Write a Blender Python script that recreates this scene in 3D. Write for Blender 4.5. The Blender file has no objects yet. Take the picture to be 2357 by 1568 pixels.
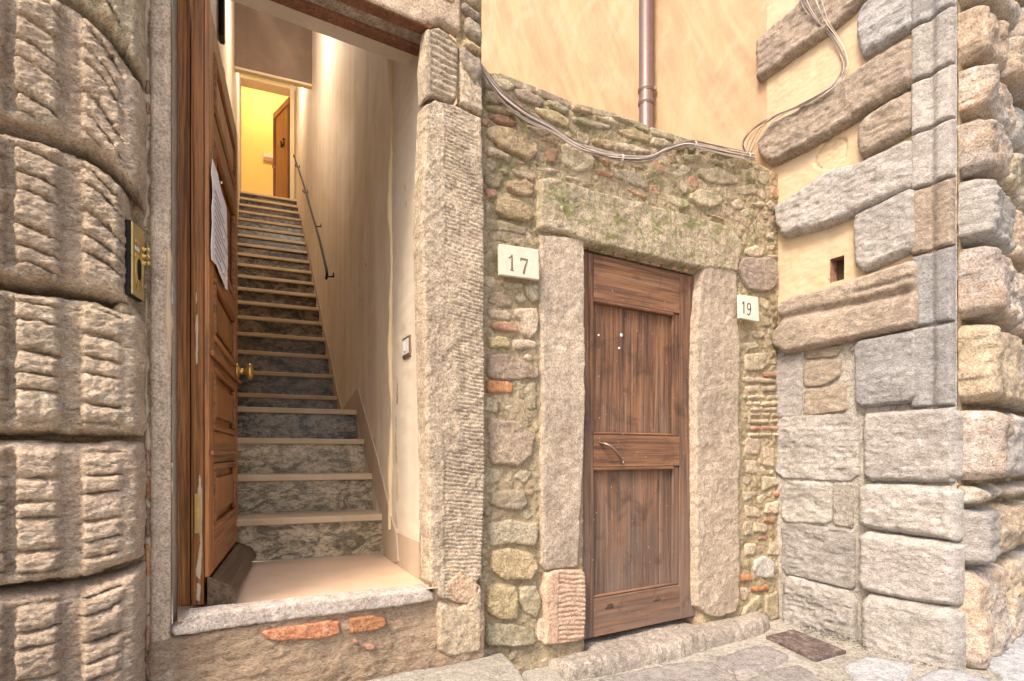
import bpy, math, random
import numpy as np
from math import sin, cos, pi, radians as R
random.seed(7)
sc = bpy.context.scene
col = sc.collection

# ------------------------------------------------------------------ camera, sky, sun, exposure
F = 1274.0; CX = 1178.5; HY = 1045.0          # focal length, centre column and horizon row of a 2357 x 1568 view
cam = bpy.data.cameras.new('camera'); cam.sensor_width = 36; cam.lens = 36*F/2357.0
cam.shift_y = (HY-784)/2357.0; cam.clip_start = .02; cam.clip_end = 500
camo = bpy.data.objects.new('camera', cam); col.objects.link(camo)
camo.rotation_euler = (R(90), 0, 0); sc.camera = camo

w = bpy.data.worlds.new('World'); sc.world = w; w.use_nodes = True
wn = w.node_tree; wn.nodes.clear()
sky = wn.nodes.new('ShaderNodeTexSky'); sky.sky_type = 'NISHITA'; sky.sun_disc = False
sky.sun_elevation = R(50); sky.sun_rotation = R(210); sky.air_density = 1.0; sky.dust_density = 4.0; sky.ozone_density = .6
bg = wn.nodes.new('ShaderNodeBackground'); bg.inputs[1].default_value = .14
wo = wn.nodes.new('ShaderNodeOutputWorld')
wn.links.new(sky.outputs[0], bg.inputs[0]); wn.links.new(bg.outputs[0], wo.inputs[0])
sun = bpy.data.lights.new('sun', 'SUN'); sun.energy = 1.5; sun.angle = R(14); sun.color = (1, .93, .82)
suno = bpy.data.objects.new('sun', sun); col.objects.link(suno)
from mathutils import Vector
suno.rotation_euler = Vector((.50*cos(R(50)), .866*cos(R(50)), -sin(R(50)))).to_track_quat('-Z', 'Y').to_euler()
suno.location = (-3, -3, 6)
sc.view_settings.view_transform = 'Standard'; sc.view_settings.look = 'None'
sc.view_settings.exposure = 1.38; sc.view_settings.gamma = 1; sc.view_settings.use_curve_mapping = False
sc.view_settings.use_white_balance = True
sc.view_settings.white_balance_temperature = 7000; sc.view_settings.white_balance_tint = 12
sc.cycles.max_bounces = 8; sc.cycles.diffuse_bounces = 5

# ------------------------------------------------------------------ numeric noise
def _h(i, j, k, s):
    h = (i.astype(np.int64)*374761393 + j.astype(np.int64)*668265263 + k.astype(np.int64)*2147483647 + s*1274126177) & 0xffffffff
    h = ((h ^ (h >> 13))*1274126177) & 0xffffffff
    return ((h ^ (h >> 16)) & 0xffff)/32767.5 - 1
def vnoise(P, s=0):
    I = np.floor(P).astype(np.int64); f = P-I; f = f*f*f*(f*(f*6-15)+10)
    i, j, k = I.T; x, y, z = f.T
    def L(a, b, t): return a+(b-a)*t
    c = [[[_h(i+a, j+b, k+d, s) for d in (0, 1)] for b in (0, 1)] for a in (0, 1)]
    return L(L(L(c[0][0][0], c[1][0][0], x), L(c[0][1][0], c[1][1][0], x), y),
             L(L(c[0][0][1], c[1][0][1], x), L(c[0][1][1], c[1][1][1], x), y), z)
def fbm(P, freq, octv=4, s=0, gain=.5, ridge=False):
    a = 1; t = 0; o = np.zeros(len(P)); Q = P*freq
    for q in range(octv):
        n = vnoise(Q + 17.3*q, s+q)
        if ridge: n = 1-2*np.abs(n)
        o += a*n; t += a; a *= gain; Q = Q*2.03
    return o/t

# ------------------------------------------------------------------ planes of the place
class Plane:                      # vertical plane; S runs along it, N points to the viewer
    def __init__(s, ang, rho=None, pt=None, side=1):
        a = R(ang); s.S = np.array([cos(a), sin(a), 0.]); s.N = np.array([sin(a), -cos(a), 0.])*side
        if pt is None: pt = -s.N*rho
        s.O = np.array([pt[0], pt[1], 0.]); s.ang = a; s.side = side
    def px(s, x, y, off=0):       # picture position -> (s, z) on the plane moved off towards the viewer
        d = np.array([(x-CX)/F, 1., (HY-y)/F]); O = s.O+s.N*off
        t = (O@s.N)/(d@s.N); p = d*t
        return ((p-O)@s.S, p[2])
    def w(s, a, z, h=0): return s.O + s.S*a + s.N*h + np.array([0, 0, z])
    def W(s, a, z, h):
        return s.O[None]+np.outer(a, s.S)+np.outer(h, s.N)+np.outer(z, [0, 0, 1.])
FAC = Plane(30.3, rho=2.0)                        # facade of the house
BW = Plane(30.3, rho=2.06)                        # garden wall
u = (1786-CX)/F; Yc = 2.06/(.8634-.5045*u)
RB = Plane(120.3, pt=(u*Yc, Yc), side=-1)         # left face of the corner building, S runs back into the yard
assert True
def corner_on(plane, x):
    return plane.px(x, HY)[0]
RC = RB.px(2205, HY)[0]
cpt = RB.w(RC, 0)
RF = Plane(37.0, pt=cpt[:2])                      # street face of the corner building
if RB.N[1] > 0: RB.N = -RB.N; 
STR = R(22)                                        # direction of the treads
def rw(Y): return np.array([.656-.465*Y, Y])      # right stair wall
def lw(Y): return np.array([-.22-.465*Y, Y])
def tread_left(p):                                 # from a point on the right wall along the tread to the left wall
    d = np.array([-cos(STR), -sin(STR)])
    t = (-.22-.465*p[1]-p[0])/(d[0]+.465*d[1]); return p+d*t
sang = math.degrees(math.atan2(1, -.465))
LEAF = Plane(110.6, pt=(-1.018, 1.82), side=1)
if LEAF.N[0] < 0: LEAF.N = -LEAF.N
RWP = Plane(sang, pt=rw(2.65))
if RWP.N[0] > 0: RWP.N = -RWP.N
LWP = Plane(sang, pt=lw(2.0))
if LWP.N[0] < 0: LWP.N = -LWP.N
GZ = -.975

# ------------------------------------------------------------------ materials
def nt(name):
    m = bpy.data.materials.new(name); m.use_nodes = True; t = m.node_tree
    b = t.nodes['Principled BSDF']; return m, t, b
def N(t, ty, **k):
    n = t.nodes.new(ty)
    for a, v in k.items():
        if a.startswith('i_'):
            key = a[2:]; n.inputs[int(key) if key.isdigit() else key].default_value = v
        else: setattr(n, a, v)
    return n
def mix(t, fac, a, b, mode='MIX'):
    m = t.nodes.new('ShaderNodeMix'); m.data_type = 'RGBA'; m.blend_type = mode
    for s, v in ((0, fac), (6, a), (7, b)):
        if isinstance(v, (int, float)): m.inputs[s].default_value = v
        elif isinstance(v, tuple): m.inputs[s].default_value = (*v, 1) if len(v) == 3 else v
        else: t.links.new(v, m.inputs[s])
    return m.outputs[2]
def ramp(t, v, a, b, lo=0., hi=1.):
    r = t.nodes.new('ShaderNodeMapRange'); r.inputs[1].default_value = a; r.inputs[2].default_value = b
    r.inputs[3].default_value = lo; r.inputs[4].default_value = hi
    t.links.new(v, r.inputs[0]); return r.outputs[0]
def mth(t, op, a, b=0.):
    m = t.nodes.new('ShaderNodeMath'); m.operation = op
    for i, v in enumerate((a, b)):
        if isinstance(v, (int, float)): m.inputs[i].default_value = v
        else: t.links.new(v, m.inputs[i])
    return m.outputs[0]
def coords(t, ang=0., scale=(1, 1, 1), rnd=True):
    g = N(t, 'ShaderNodeNewGeometry'); v = g.outputs['Position']
    oi = N(t, 'ShaderNodeObjectInfo')
    if rnd:
        a = N(t, 'ShaderNodeVectorMath', operation='ADD'); c = N(t, 'ShaderNodeCombineXYZ')
        r = mth(t, 'MULTIPLY', oi.outputs['Random'], 9.)
        t.links.new(r, c.inputs[0]); t.links.new(r, c.inputs[2])
        t.links.new(v, a.inputs[0]); t.links.new(c.outputs[0], a.inputs[1]); v = a.outputs[0]
    if ang or scale != (1, 1, 1):
        m = N(t, 'ShaderNodeMapping'); m.vector_type = 'POINT'
        if ang:
            m0 = N(t, 'ShaderNodeMapping'); m0.inputs['Rotation'].default_value = (0, 0, -ang); t.links.new(v, m0.inputs[0]); v = m0.outputs[0]
        m.inputs['Scale'].default_value = scale; t.links.new(v, m.inputs[0]); v = m.outputs[0]
    return v, oi.outputs['Random']
def noise(t, v, s, d=6, r=.6, dist=0.):
    n = N(t, 'ShaderNodeTexNoise'); n.inputs['Scale'].default_value = s; n.inputs['Detail'].default_value = d
    n.inputs['Roughness'].default_value = r; n.inputs['Distortion'].default_value = dist
    t.links.new(v, n.inputs['Vector']); return n.outputs[0]
def bump(t, b, h, dist, strength=1., prev=None):
    n = N(t, 'ShaderNodeBump'); n.inputs['Strength'].default_value = strength; n.inputs['Distance'].default_value = dist
    t.links.new(h, n.inputs['Height'])
    if prev is not None: t.links.new(prev, n.inputs['Normal'])
    t.links.new(n.outputs[0], b.inputs['Normal']); return n.outputs[0]
def hsv(t, c, val=None, hue=None, sat=None):
    n = N(t, 'ShaderNodeHueSaturation')
    for k, v in (('Value', val), ('Hue', hue), ('Saturation', sat)):
        if v is None: continue
        if isinstance(v, (int, float)): n.inputs[k].default_value = v
        else: t.links.new(v, n.inputs[k])
    t.links.new(c, n.inputs['Color']); return n.outputs[0]

def stone(name, c1, c2, dark, pale=None, var=.16, speck=.75, bmp=1., stretch=(1, 1, 1), ang=0., cracks=.5, sc0=1., moss=0., huev=.012):
    m, t, b = nt(name)
    v, r = coords(t, ang, stretch)
    lo = noise(t, v, 5*sc0, 4, .6, .4); mi = noise(t, v, 26*sc0, 7, .68, .6); fi = noise(t, v, 130*sc0, 5, .75)
    c = mix(t, ramp(t, lo, .38, .62), c1, c2)
    if pale: c = mix(t, ramp(t, mi, .52, .66, 0, .85), c, pale)
    c = mix(t, ramp(t, mi, .5, .34, 0, .8), c, dark)
    pit = noise(t, v, 62*sc0, 6, .8, .8)
    rg = ramp(t, noise(t, v, 3.4*sc0, 3, .55, .6), .40, .58, .25, 1.)
    st = noise(t, v, 2.3*sc0, 5, .65, .8); c = mix(t, ramp(t, st, .52, .66, 0, .42), c, tuple(x*.85 for x in dark))
    c = mix(t, mth(t, 'MULTIPLY', mth(t, 'MULTIPLY', ramp(t, pit, .47, .33), speck), rg), c, tuple(x*.45 for x in dark))
    c = mix(t, ramp(t, fi, .38, .56, .62, 0), c, tuple(x*.3 for x in dark)); c = mix(t, ramp(t, noise(t, v, 240*sc0, 3, .8), .56, .66, 0, .55), c, pale or c2)
    if moss:
        g = N(t, 'ShaderNodeNewGeometry'); sx = N(t, 'ShaderNodeSeparateXYZ'); t.links.new(g.outputs['Position'], sx.inputs[0])
        k = mth(t, 'MULTIPLY', ramp(t, sx.outputs[2], .3, .85, .15, 1.), ramp(t, noise(t, g.outputs['Position'], 7, 7, .78, .9), .50, .58, 0, moss*1.5))
        c = mix(t, k, c, (.16, .165, .055))
    c = hsv(t, c, val=ramp(t, r, 0, 1, 1-var, 1+var), hue=ramp(t, mth(t, 'FRACT', mth(t, 'MULTIPLY', r, 7.13)), 0, 1, .5-huev, .5+huev))
    t.links.new(c, b.inputs['Base Color']); b.inputs['Roughness'].default_value = .88; b.inputs['Specular IOR Level'].default_value = .25
    n1 = bump(t, b, mi, .006*bmp, .8); n2 = bump(t, b, mth(t, 'MULTIPLY', pit, rg), .0055*bmp, .9, n1)
    if cracks:
        vo = N(t, 'ShaderNodeTexVoronoi', feature='DISTANCE_TO_EDGE'); vo.inputs['Scale'].default_value = 11*sc0
        nv = noise(t, v, 16, 4); av = N(t, 'ShaderNodeVectorMath', operation='ADD'); sv = N(t, 'ShaderNodeVectorMath', operation='SCALE')
        nn = N(t, 'ShaderNodeTexNoise'); nn.inputs['Scale'].default_value = 14; nn.inputs['Detail'].default_value = 4; t.links.new(v, nn.inputs['Vector'])
        sv.inputs['Scale'].default_value = .11; t.links.new(nn.outputs[1], sv.inputs[0]); t.links.new(v, av.inputs[0]); t.links.new(sv.outputs[0], av.inputs[1])
        t.links.new(av.outputs[0], vo.inputs['Vector'])
        e = mth(t, 'MAXIMUM', ramp(t, vo.outputs[0], 0, .035), ramp(t, lo, .5, .53, 0, 1))
        n2 = bump(t, b, e, .004*cracks*bmp, 1., n2)
    bump(t, b, fi, .0050*bmp, 1., n2)
    return m
def plaster(name, c1, c2, c3=None, streak=1., shear=0., bmp=1., val=1., ang=0., speck=.0):
    m, t, b = nt(name); g = N(t, 'ShaderNodeNewGeometry'); v = g.outputs['Position']
    m0 = N(t, 'ShaderNodeMapping'); m0.inputs['Rotation'].default_value = (0, 0, -ang); t.links.new(v, m0.inputs[0])
    m1 = N(t, 'ShaderNodeMapping'); m1.inputs['Rotation'].default_value = (0, shear, 0); t.links.new(m0.outputs[0], m1.inputs[0])
    ms = N(t, 'ShaderNodeMapping'); ms.inputs['Scale'].default_value = (4.5, 4.5, .6); t.links.new(m1.outputs[0], ms.inputs[0])
    n1 = noise(t, ms.outputs[0], 1.4, 8, .62, .5); n2 = noise(t, v, 3.0, 7, .65, .6); 
    mf = N(t, 'ShaderNodeMapping'); mf.inputs['Scale'].default_value = (6, 6, .6); t.links.new(m0.outputs[0], mf.inputs[0])
    n3 = noise(t, mf.outputs[0], 7, 5, .7)
    c = mix(t, ramp(t, n1, .4, .64, 0, streak), c1, c2)
    c = mix(t, ramp(t, n3, .52, .75, 0, .55*streak), c, c2)
    if c3: c = mix(t, ramp(t, n2, .5, .7, 0, .8), c, c3)
    if speck:
        sp = noise(t, v, 42, 6, .8, .3)
        c = mix(t, ramp(t, sp, .36, .30, 0, speck), c, (.10, .07, .045))
    fi = noise(t, v, 90, 6, .7)
    t.links.new(c, b.inputs['Base Color']); b.inputs['Roughness'].default_value = .85; b.inputs['Specular IOR Level'].default_value = .2
    k = bump(t, b, n2, .012*bmp, .5); bump(t, b, fi, .0022*bmp, .7, k)
    return m
def wood(name, c1, c2, dark, ang=0., vertical=True, rough=.5, weather=None, bmp=1.):
    m, t, b = nt(name)
    v, r = coords(t, ang, (52, 52, 1.7) if vertical else (1.7, 52, 52))
    g = noise(t, v, 1.0, 8, .68, .5); v2, _ = coords(t, ang, (3, 3, .8) if vertical else (.8, 3, 3)); lo = noise(t, v2, 2.2, 5, .6)
    v3, _ = coords(t, ang, (110, 110, 3) if vertical else (3, 110, 110)); f = noise(t, v3, 1., 4, .7)
    c = mix(t, ramp(t, lo, .35, .65), c1, c2); c = mix(t, ramp(t, g, .52, .36, 0, .85), c, dark)
    c = mix(t, ramp(t, f, .5, .36, 0, .6), c, tuple(x*.5 for x in dark)); c = mix(t, ramp(t, f, .56, .68, 0, .35), c, tuple(min(1, x*1.5) for x in c1))
    if weather:
        gg = N(t, 'ShaderNodeNewGeometry'); sx = N(t, 'ShaderNodeSeparateXYZ'); t.links.new(gg.outputs['Position'], sx.inputs[0])
        z0, z1, wc = weather
        k = mth(t, 'MULTIPLY', ramp(t, sx.outputs[2], z1, z0, .08, 1.), ramp(t, noise(t, v, .7, 8, .75), .38, .62, .25, 1.))
        c = mix(t, k, c, wc); c = mix(t, ramp(t, g, .56, .66, 0, .5), c, tuple(min(1, x*1.45) for x in wc))
        sm = noise(t, gg.outputs['Position'], 7, 5, .6, .5)
        c = mix(t, ramp(t, sm, .55, .72, 0, .65), c, dark)
        sp = N(t, 'ShaderNodeTexNoise'); sp.inputs['Scale'].default_value = 75; sp.inputs['Detail'].default_value = 3; t.links.new(gg.outputs['Position'], sp.inputs['Vector'])
        c = mix(t, ramp(t, sp.outputs[0], .70, .73, 0, .7), c, (.42, .36, .3))
    c = hsv(t, c, val=ramp(t, r, 0, 1, .93, 1.07))
    t.links.new(c, b.inputs['Base Color']); b.inputs['Roughness'].default_value = rough; b.inputs['Specular IOR Level'].default_value = .3
    k = bump(t, b, g, .0025*bmp, .8); bump(t, b, f, .0012*bmp, .8, k)
    return m
def plain(name, c, rough=.5, metal=0., spec=.5, bm=0.):
    m, t, b = nt(name); b.inputs['Metallic'].default_value = metal; b.inputs['Roughness'].default_value = rough
    v, r = coords(t); n = noise(t, v, 35, 6, .65)
    cc = mix(t, ramp(t, n, .35, .65, 0, .3), c, tuple(x*.6 for x in c)); t.links.new(cc, b.inputs['Base Color'])
    b.inputs['Specular IOR Level'].default_value = spec
    if bm: bump(t, b, n, bm, .6)
    return m

M = {}
M['rust'] = stone('rusticated_sandstone', (.78, .61, .435), (.69, .535, .385), (.50, .375, .26), (.88, .77, .62), stretch=(1, 1, 2.1), bmp=1.7, cracks=.3)
M['jamb'] = stone('picked_sandstone', (.56, .43, .32), (.49, .38, .285), (.26, .195, .15), (.70, .58, .46), bmp=1., cracks=.2)
M['jambl'] = stone('rough_rendered_stone', (.64, .50, .36), (.57, .445, .33), (.36, .27, .19), (.74, .60, .44), bmp=.9, cracks=.2)
M['smooth'] = stone('smooth_cement_reveal', (.50, .39, .29), (.45, .36, .28), (.34, .27, .2), None, speck=.2, bmp=.3, cracks=0)
M['base'] = stone('rough_base_render', (.66, .50, .33), (.58, .43, .285), (.38, .27, .175), (.62, .49, .34), stretch=(.8, .8, 2.2), bmp=1.3)
M['sill'] = stone('grey_threshold_stone', (.52, .45, .385), (.46, .40, .345), (.31, .26, .22), (.62, .55, .48), speck=.35, bmp=.6)
M['step'] = stone('worn_pale_step', (.50, .455, .40), (.45, .41, .36), (.32, .28, .235), (.60, .56, .50), speck=.35, bmp=.8)
M['rub_grey'] = stone('rubble_grey_brown', (.54, .435, .305), (.47, .375, .265), (.34, .26, .175), (.68, .57, .43), moss=.3, bmp=1.2, huev=.02)
M['rub_ochre'] = stone('rubble_ochre', (.58, .435, .26), (.51, .385, .235), (.30, .215, .13), (.66, .54, .36), moss=.2, bmp=1.2, huev=.015)
M['rub_pale'] = stone('rubble_pale', (.66, .54, .39), (.59, .475, .34), (.36, .275, .19), (.76, .65, .50), moss=.15, bmp=1.2)
M['mortar'] = stone('lime_mortar', (.70, .55, .365), (.62, .48, .31), (.42, .31, .19), (.80, .66, .46), moss=.38, speck=.7, bmp=1.8, cracks=1., sc0=1.5, var=.02)
M['post'] = stone('door_surround_stone', (.60, .50, .37), (.53, .445, .335), (.34, .27, .19), (.70, .61, .47), bmp=1., cracks=0, var=.06)
M['lintel'] = stone('lintel_stone', (.55, .435, .31), (.48, .38, .27), (.29, .22, .15), (.70, .60, .47), bmp=1.1, moss=.5, var=.04)
M['tan'] = stone('pinkish_tooled_stone', (.58, .42, .28), (.52, .37, .25), (.36, .25, .16), (.64, .49, .35), bmp=.8, speck=.3)
M['quoin'] = stone('grey_quoin_stone', (.49, .46, .43), (.42, .39, .36), (.27, .24, .215), (.62, .59, .56), stretch=(1, 1, 2), bmp=1., cracks=.4, huev=.016)
M['quoinb'] = stone('blue_grey_quoin_stone', (.43, .425, .43), (.38, .37, .37), (.24, .225, .22), (.56, .54, .52), stretch=(1, 1, 2), bmp=1., cracks=.4)
M['quoint'] = stone('tan_quoin_stone', (.47, .385, .295), (.40, .33, .26), (.24, .19, .15), (.62, .54, .44), stretch=(1, 1, 2), bmp=1., cracks=.4)
M['boss'] = stone('golden_boss_stone', (.54, .42, .29), (.48, .385, .28), (.28, .215, .15), (.66, .58, .47), bmp=1.2, cracks=.4, var=.1)
M['bossm'] = stone('grey_and_golden_boss_stone', (.54, .49, .44), (.55, .42, .28), (.30, .23, .17), (.66, .62, .58), bmp=1.3, cracks=.4, var=.1, sc0=.9)
M['joint'] = stone('ochre_joint', (.54, .36, .19), (.44, .31, .19), (.25, .17, .1), (.6, .48, .33), bmp=1.2, var=.03)
M['brick'] = stone('old_brick', (.54, .30, .19), (.47, .26, .17), (.30, .18, .12), (.62, .45, .33), bmp=1., cracks=.2, var=.15)
M['orange'] = stone('bright_orange_brick', (.60, .27, .12), (.56, .25, .115), (.38, .18, .10), (.66, .44, .28), bmp=.8, cracks=.1)
M['white'] = stone('white_quartz', (.70, .66, .58), (.6, .56, .5), (.35, .32, .28), (.85, .82, .76), bmp=1.1)
M['sillr'] = stone('rough_sill_stone', (.44, .385, .325), (.38, .33, .28), (.23, .19, .155), (.56, .50, .43), bmp=1.2, cracks=.6)
M['paving'] = stone('paving_stone', (.36, .325, .30), (.31, .285, .27), (.17, .15, .14), (.46, .42, .39), speck=.55, bmp=.8, cracks=.5, var=.07)
M['paveblue'] = stone('paving_blue', (.40, .41, .43), (.45, .45, .46), (.22, .22, .225), (.60, .60, .60), speck=.5, bmp=.6, cracks=.4)
M['gmortar'] = stone('paving_mortar', (.58, .525, .46), (.52, .47, .41), (.15, .13, .115), (.70, .66, .60), speck=.9, bmp=1.2, sc0=1.6)
M['oplast'] = plaster('weathered_orange_plaster', (.54, .375, .225), (.41, .265, .165), (.53, .41, .285), .9, R(-24), 1., ang=R(120.3))
M['cplast'] = plaster('cream_plaster', (.53, .405, .27), (.45, .335, .215), (.56, .45, .325), .6, 0, 1., ang=R(120.3), speck=.5)
M['iplast'] = plaster('interior_plaster', (.70, .60, .475), (.58, .475, .36), (.74, .64, .51), .9, 0, .7, ang=R(115))
M['iplastp'] = plaster('pale_reveal_plaster', (.64, .56, .46), (.56, .47, .37), (.66, .57, .43), .7, 0, .9, ang=R(115), speck=.25)
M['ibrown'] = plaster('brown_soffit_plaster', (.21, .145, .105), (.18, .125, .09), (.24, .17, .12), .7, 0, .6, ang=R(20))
M['skirt'] = plaster('taupe_skirting_paint', (.46, .36, .265), (.41, .31, .23), (.50, .40, .30), .6, 0, .3)
M['frame'] = plaster('cream_frame_plaster', (.66, .53, .33), (.6, .47, .28), (.7, .57, .38), .4, 0, .4)
M['yellow'] = plaster('yellow_room_plaster', (.72, .52, .19), (.70, .50, .18), (.74, .55, .23), .3, 0, .3)
M['redpaint'] = stone('flaking_red_paint', (.30, .115, .07), (.26, .10, .06), (.16, .07, .045), (.36, .17, .11), speck=.3, bmp=.5, cracks=0)
M['greyband'] = stone('grey_cement_band', (.45, .36, .28), (.40, .32, .25), (.24, .12, .08), (.58, .49, .4), speck=.5, bmp=.8, cracks=.1)
AD = R(30.3); AL = LEAF.ang
M['w19v'] = wood('weathered_door_wood_upright', (.25, .112, .050), (.125, .060, .036), (.036, .022, .017), AD, True, .72, (-.95, .45, (.17, .132, .112)))
M['w19h'] = wood('weathered_door_wood_rail', (.28, .132, .06), (.165, .076, .042), (.06, .032, .022), AD, False, .72, (-1.0, -.3, (.16, .122, .102)))
M['wl'] = wood('varnished_wood_upright', (.40, .165, .052), (.27, .105, .036), (.09, .036, .016), AL, True, .36)
M['wlh'] = wood('varnished_wood_rail', (.35, .145, .05), (.25, .10, .036), (.085, .036, .017), AL, False, .38)
M['wlo'] = wood('bright_varnished_edge', (.60, .26, .07), (.42, .165, .045), (.14, .055, .02), AL, True, .42)
M['wdk'] = wood('worn_dark_wood', (.135, .085, .05), (.10, .06, .04), (.045, .03, .02), AL, False, .5)
M['wbr'] = wood('brown_inner_door_wood', (.36, .17, .06), (.27, .12, .045), (.12, .05, .02), AL, True, .4)
M['wbrd'] = plain('dark_door_edge', (.09, .028, .014), .5)
M['brass'] = plain('brass', (.72, .50, .16), .28, .85, bm=.0006)
M['brassd'] = plain('aged_brass', (.50, .38, .16), .38, .8, bm=.0008)
M['black'] = plain('black_iron', (.010, .009, .008), .6, spec=.25)
M['blackp'] = plain('black_plastic', (.012, .011, .012), .3)
M['paper'] = plain('white_paper', (.74, .70, .70), .7)
M['print'] = plain('grey_print', (.16, .15, .17), .8)
M['blue'] = plain('dark_blue_ink', (.03, .05, .12), .7)
M['wbox'] = plain('off_white_enclosure', (.62, .58, .56), .5)
M['tile'] = plain('cream_marble_plate', (.62, .56, .44), .4, bm=.0004)
M['tilew'] = plain('white_marble_plate', (.68, .64, .54), .35)
M['digit'] = plain('brown_carved_digit', (.16, .115, .085), .8)
M['digitb'] = plain('black_carved_digit', (.04, .04, .05), .8)
M['pipe'] = plain('brown_painted_metal', (.20, .13, .115), .4, .25)
M['cable'] = plain('pinkish_grey_cable', (.43, .35, .31), .6)
M['cabled'] = plain('dark_grey_cable', (.17, .14, .125), .6)
M['cablel'] = plain('pale_cable', (.62, .54, .46), .6)
M['iron'] = stone('rusted_iron_cover', (.17, .125, .105), (.13, .10, .09), (.06, .045, .04), (.36, .30, .27), speck=.8, bmp=1., cracks=0)
M['grit'] = plain('dark_grit_and_moss', (.055, .05, .035), .9)
M['dark'] = plain('recess_shade', (.07, .04, .025), .9)  # near-black colour standing in for shade inside hollows
M['dot'] = plain('white_sticker', (.85, .82, .76), .6)
M['handle'] = plain('tarnished_handle', (.30, .20, .15), .4, .7)
M['scratch'] = plain('bare_wood_scar', (.50, .40, .27), .8)
def marble(name, base, dk, vein, s=1.):
    m, t, b = nt(name); v, r = coords(t, 0, (1, 1, 1.8)); a = noise(t, v, 5*s, 8, .72, 1.2); f = noise(t, v, 38*s, 8, .8, .8)
    c = mix(t, ramp(t, a, .42, .56), dk, base); c = mix(t, ramp(t, noise(t, v, 16*s, 6, .75, .5), .46, .40, 0, .7), c, dk); c = mix(t, ramp(t, f, .50, .38, 0, .9), c, tuple(x*.35 for x in dk))
    c = mix(t, ramp(t, f, .56, .68, 0, .55), c, vein)
    vo = noise(t, v, 3.2*s, 4, .55, 2.5); e = mth(t, 'ABSOLUTE', mth(t, 'SUBTRACT', vo, .5)); c = mix(t, ramp(t, e, .008, .0, 0, .6), c, vein)
    c = hsv(t, c, val=ramp(t, r, 0, 1, .7, 1.2))
    t.links.new(c, b.inputs['Base Color']); b.inputs['Roughness'].default_value = .32; bump(t, b, f, .001, .5); return m
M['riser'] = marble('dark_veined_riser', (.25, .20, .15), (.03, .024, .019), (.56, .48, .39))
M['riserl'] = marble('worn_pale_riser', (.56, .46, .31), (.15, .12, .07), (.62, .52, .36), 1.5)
M['tread'] = plaster('beige_limestone_tread', (.58, .45, .30), (.49, .37, .24), (.62, .49, .34), .9, 0, .6, speck=.8)
M['tread'].node_tree.nodes['Principled BSDF'].inputs['Roughness'].default_value = .35
M['floor'] = plaster('pinkish_limestone_floor', (.66, .48, .34), (.58, .41, .28), (.66, .50, .36), .8, 0, .4, speck=.5)
M['floor'].node_tree.nodes['Principled BSDF'].inputs['Roughness'].default_value = .33

# ------------------------------------------------------------------ object helpers
WL = {}
def new_root(name, label, cat, loc, group=None):
    o = bpy.data.objects.new(name, None); col.objects.link(o); o.location = loc; o.empty_display_size = .1
    o['label'] = label; o['category'] = cat
    if group: o['group'] = group
    WL[o.name] = np.array(loc, float); return o
def mk(name, V, Fc, mat, parent=None, smooth=True, **props):
    V = np.asarray(V, float); c = V.mean(0) if len(V) else np.zeros(3)
    me = bpy.data.meshes.new(name); me.from_pydata((V-c).tolist(), [], Fc if isinstance(Fc, list) else Fc.tolist())
    me.validate(); me.update()
    me.materials.append(M[mat])
    if smooth:
        me.polygons.foreach_set('use_smooth', [True]*len(me.polygons))
        if smooth == 'auto': me.set_sharp_from_angle(angle=R(35))
    o = bpy.data.objects.new(name, me); col.objects.link(o)
    o.location = c - (WL[parent.name] if parent is not None else 0)
    WL[o.name] = c
    if parent is not None: o.parent = parent
    for k, v in props.items(): o[k] = v
    return o
def box_vf(P0, A, B, C):          # corner and three edge vectors
    P0, A, B, C = map(lambda q: np.asarray(q, float), (P0, A, B, C))
    V = [P0+a*A+b*B+c*C for c in (0, 1) for b in (0, 1) for a in (0, 1)]
    Fc = [[0, 2, 3, 1], [4, 5, 7, 6], [0, 1, 5, 4], [2, 6, 7, 3], [0, 4, 6, 2], [1, 3, 7, 5]]
    if np.dot(np.cross(A, B), C) < 0: Fc = [f[::-1] for f in Fc]
    return V, Fc
def bev(o, wd=.003, seg=2):
    m = o.modifiers.new('bevel', 'BEVEL'); m.width = wd; m.segments = seg; m.limit_method = 'ANGLE'; return o
def box(name, P0, A, B, C, mat, parent=None, b=.003, **k):
    V, Fc = box_vf(P0, A, B, C); o = mk(name, V, Fc, mat, parent, smooth=False, **k)
    if b: bev(o, b)
    return o
def pbox(name, pl, s0, s1, z0, z1, h0, h1, mat, parent=None, b=.003, **k):   # box given in plane coordinates
    return box(name, pl.w(s0, z0, h0), pl.S*(s1-s0), pl.N*(h1-h0), np.array([0, 0, z1-z0]), mat, parent, b, **k)
def tube_vf(path, r, n=7, cap=True):
    P = np.asarray(path, float); V = []; Fc = []
    rr = r if hasattr(r, '__len__') else [r]*len(P)
    up = np.array([0, 0, 1.])
    for i, p in enumerate(P):
        t = P[min(i+1, len(P)-1)]-P[max(i-1, 0)]; t /= np.linalg.norm(t)+1e-9
        ref = up if abs(t[2]) < .9 else np.array([1., 0, 0]); a = np.cross(t, ref); a /= np.linalg.norm(a); b = np.cross(t, a)
        for k in range(n): V.append(p+rr[i]*(cos(2*pi*k/n)*a+sin(2*pi*k/n)*b))
    for i in range(len(P)-1):
        for k in range(n): Fc.append([i*n+k, i*n+(k+1) % n, (i+1)*n+(k+1) % n, (i+1)*n+k])
    if cap: Fc.append(list(range(n))); Fc.append(list(range((len(P)-1)*n, len(P)*n))[::-1])
    return V, Fc
def tube(name, path, r, mat, parent=None, n=7, **k):
    V, Fc = tube_vf(path, r, n); return mk(name, V, Fc, mat, parent, **k)
def merge(lst):
    V = []; Fc = []
    for v, f in lst: o = len(V); V += list(v); Fc += [[i+o for i in q] for q in f]
    return V, Fc
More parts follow.
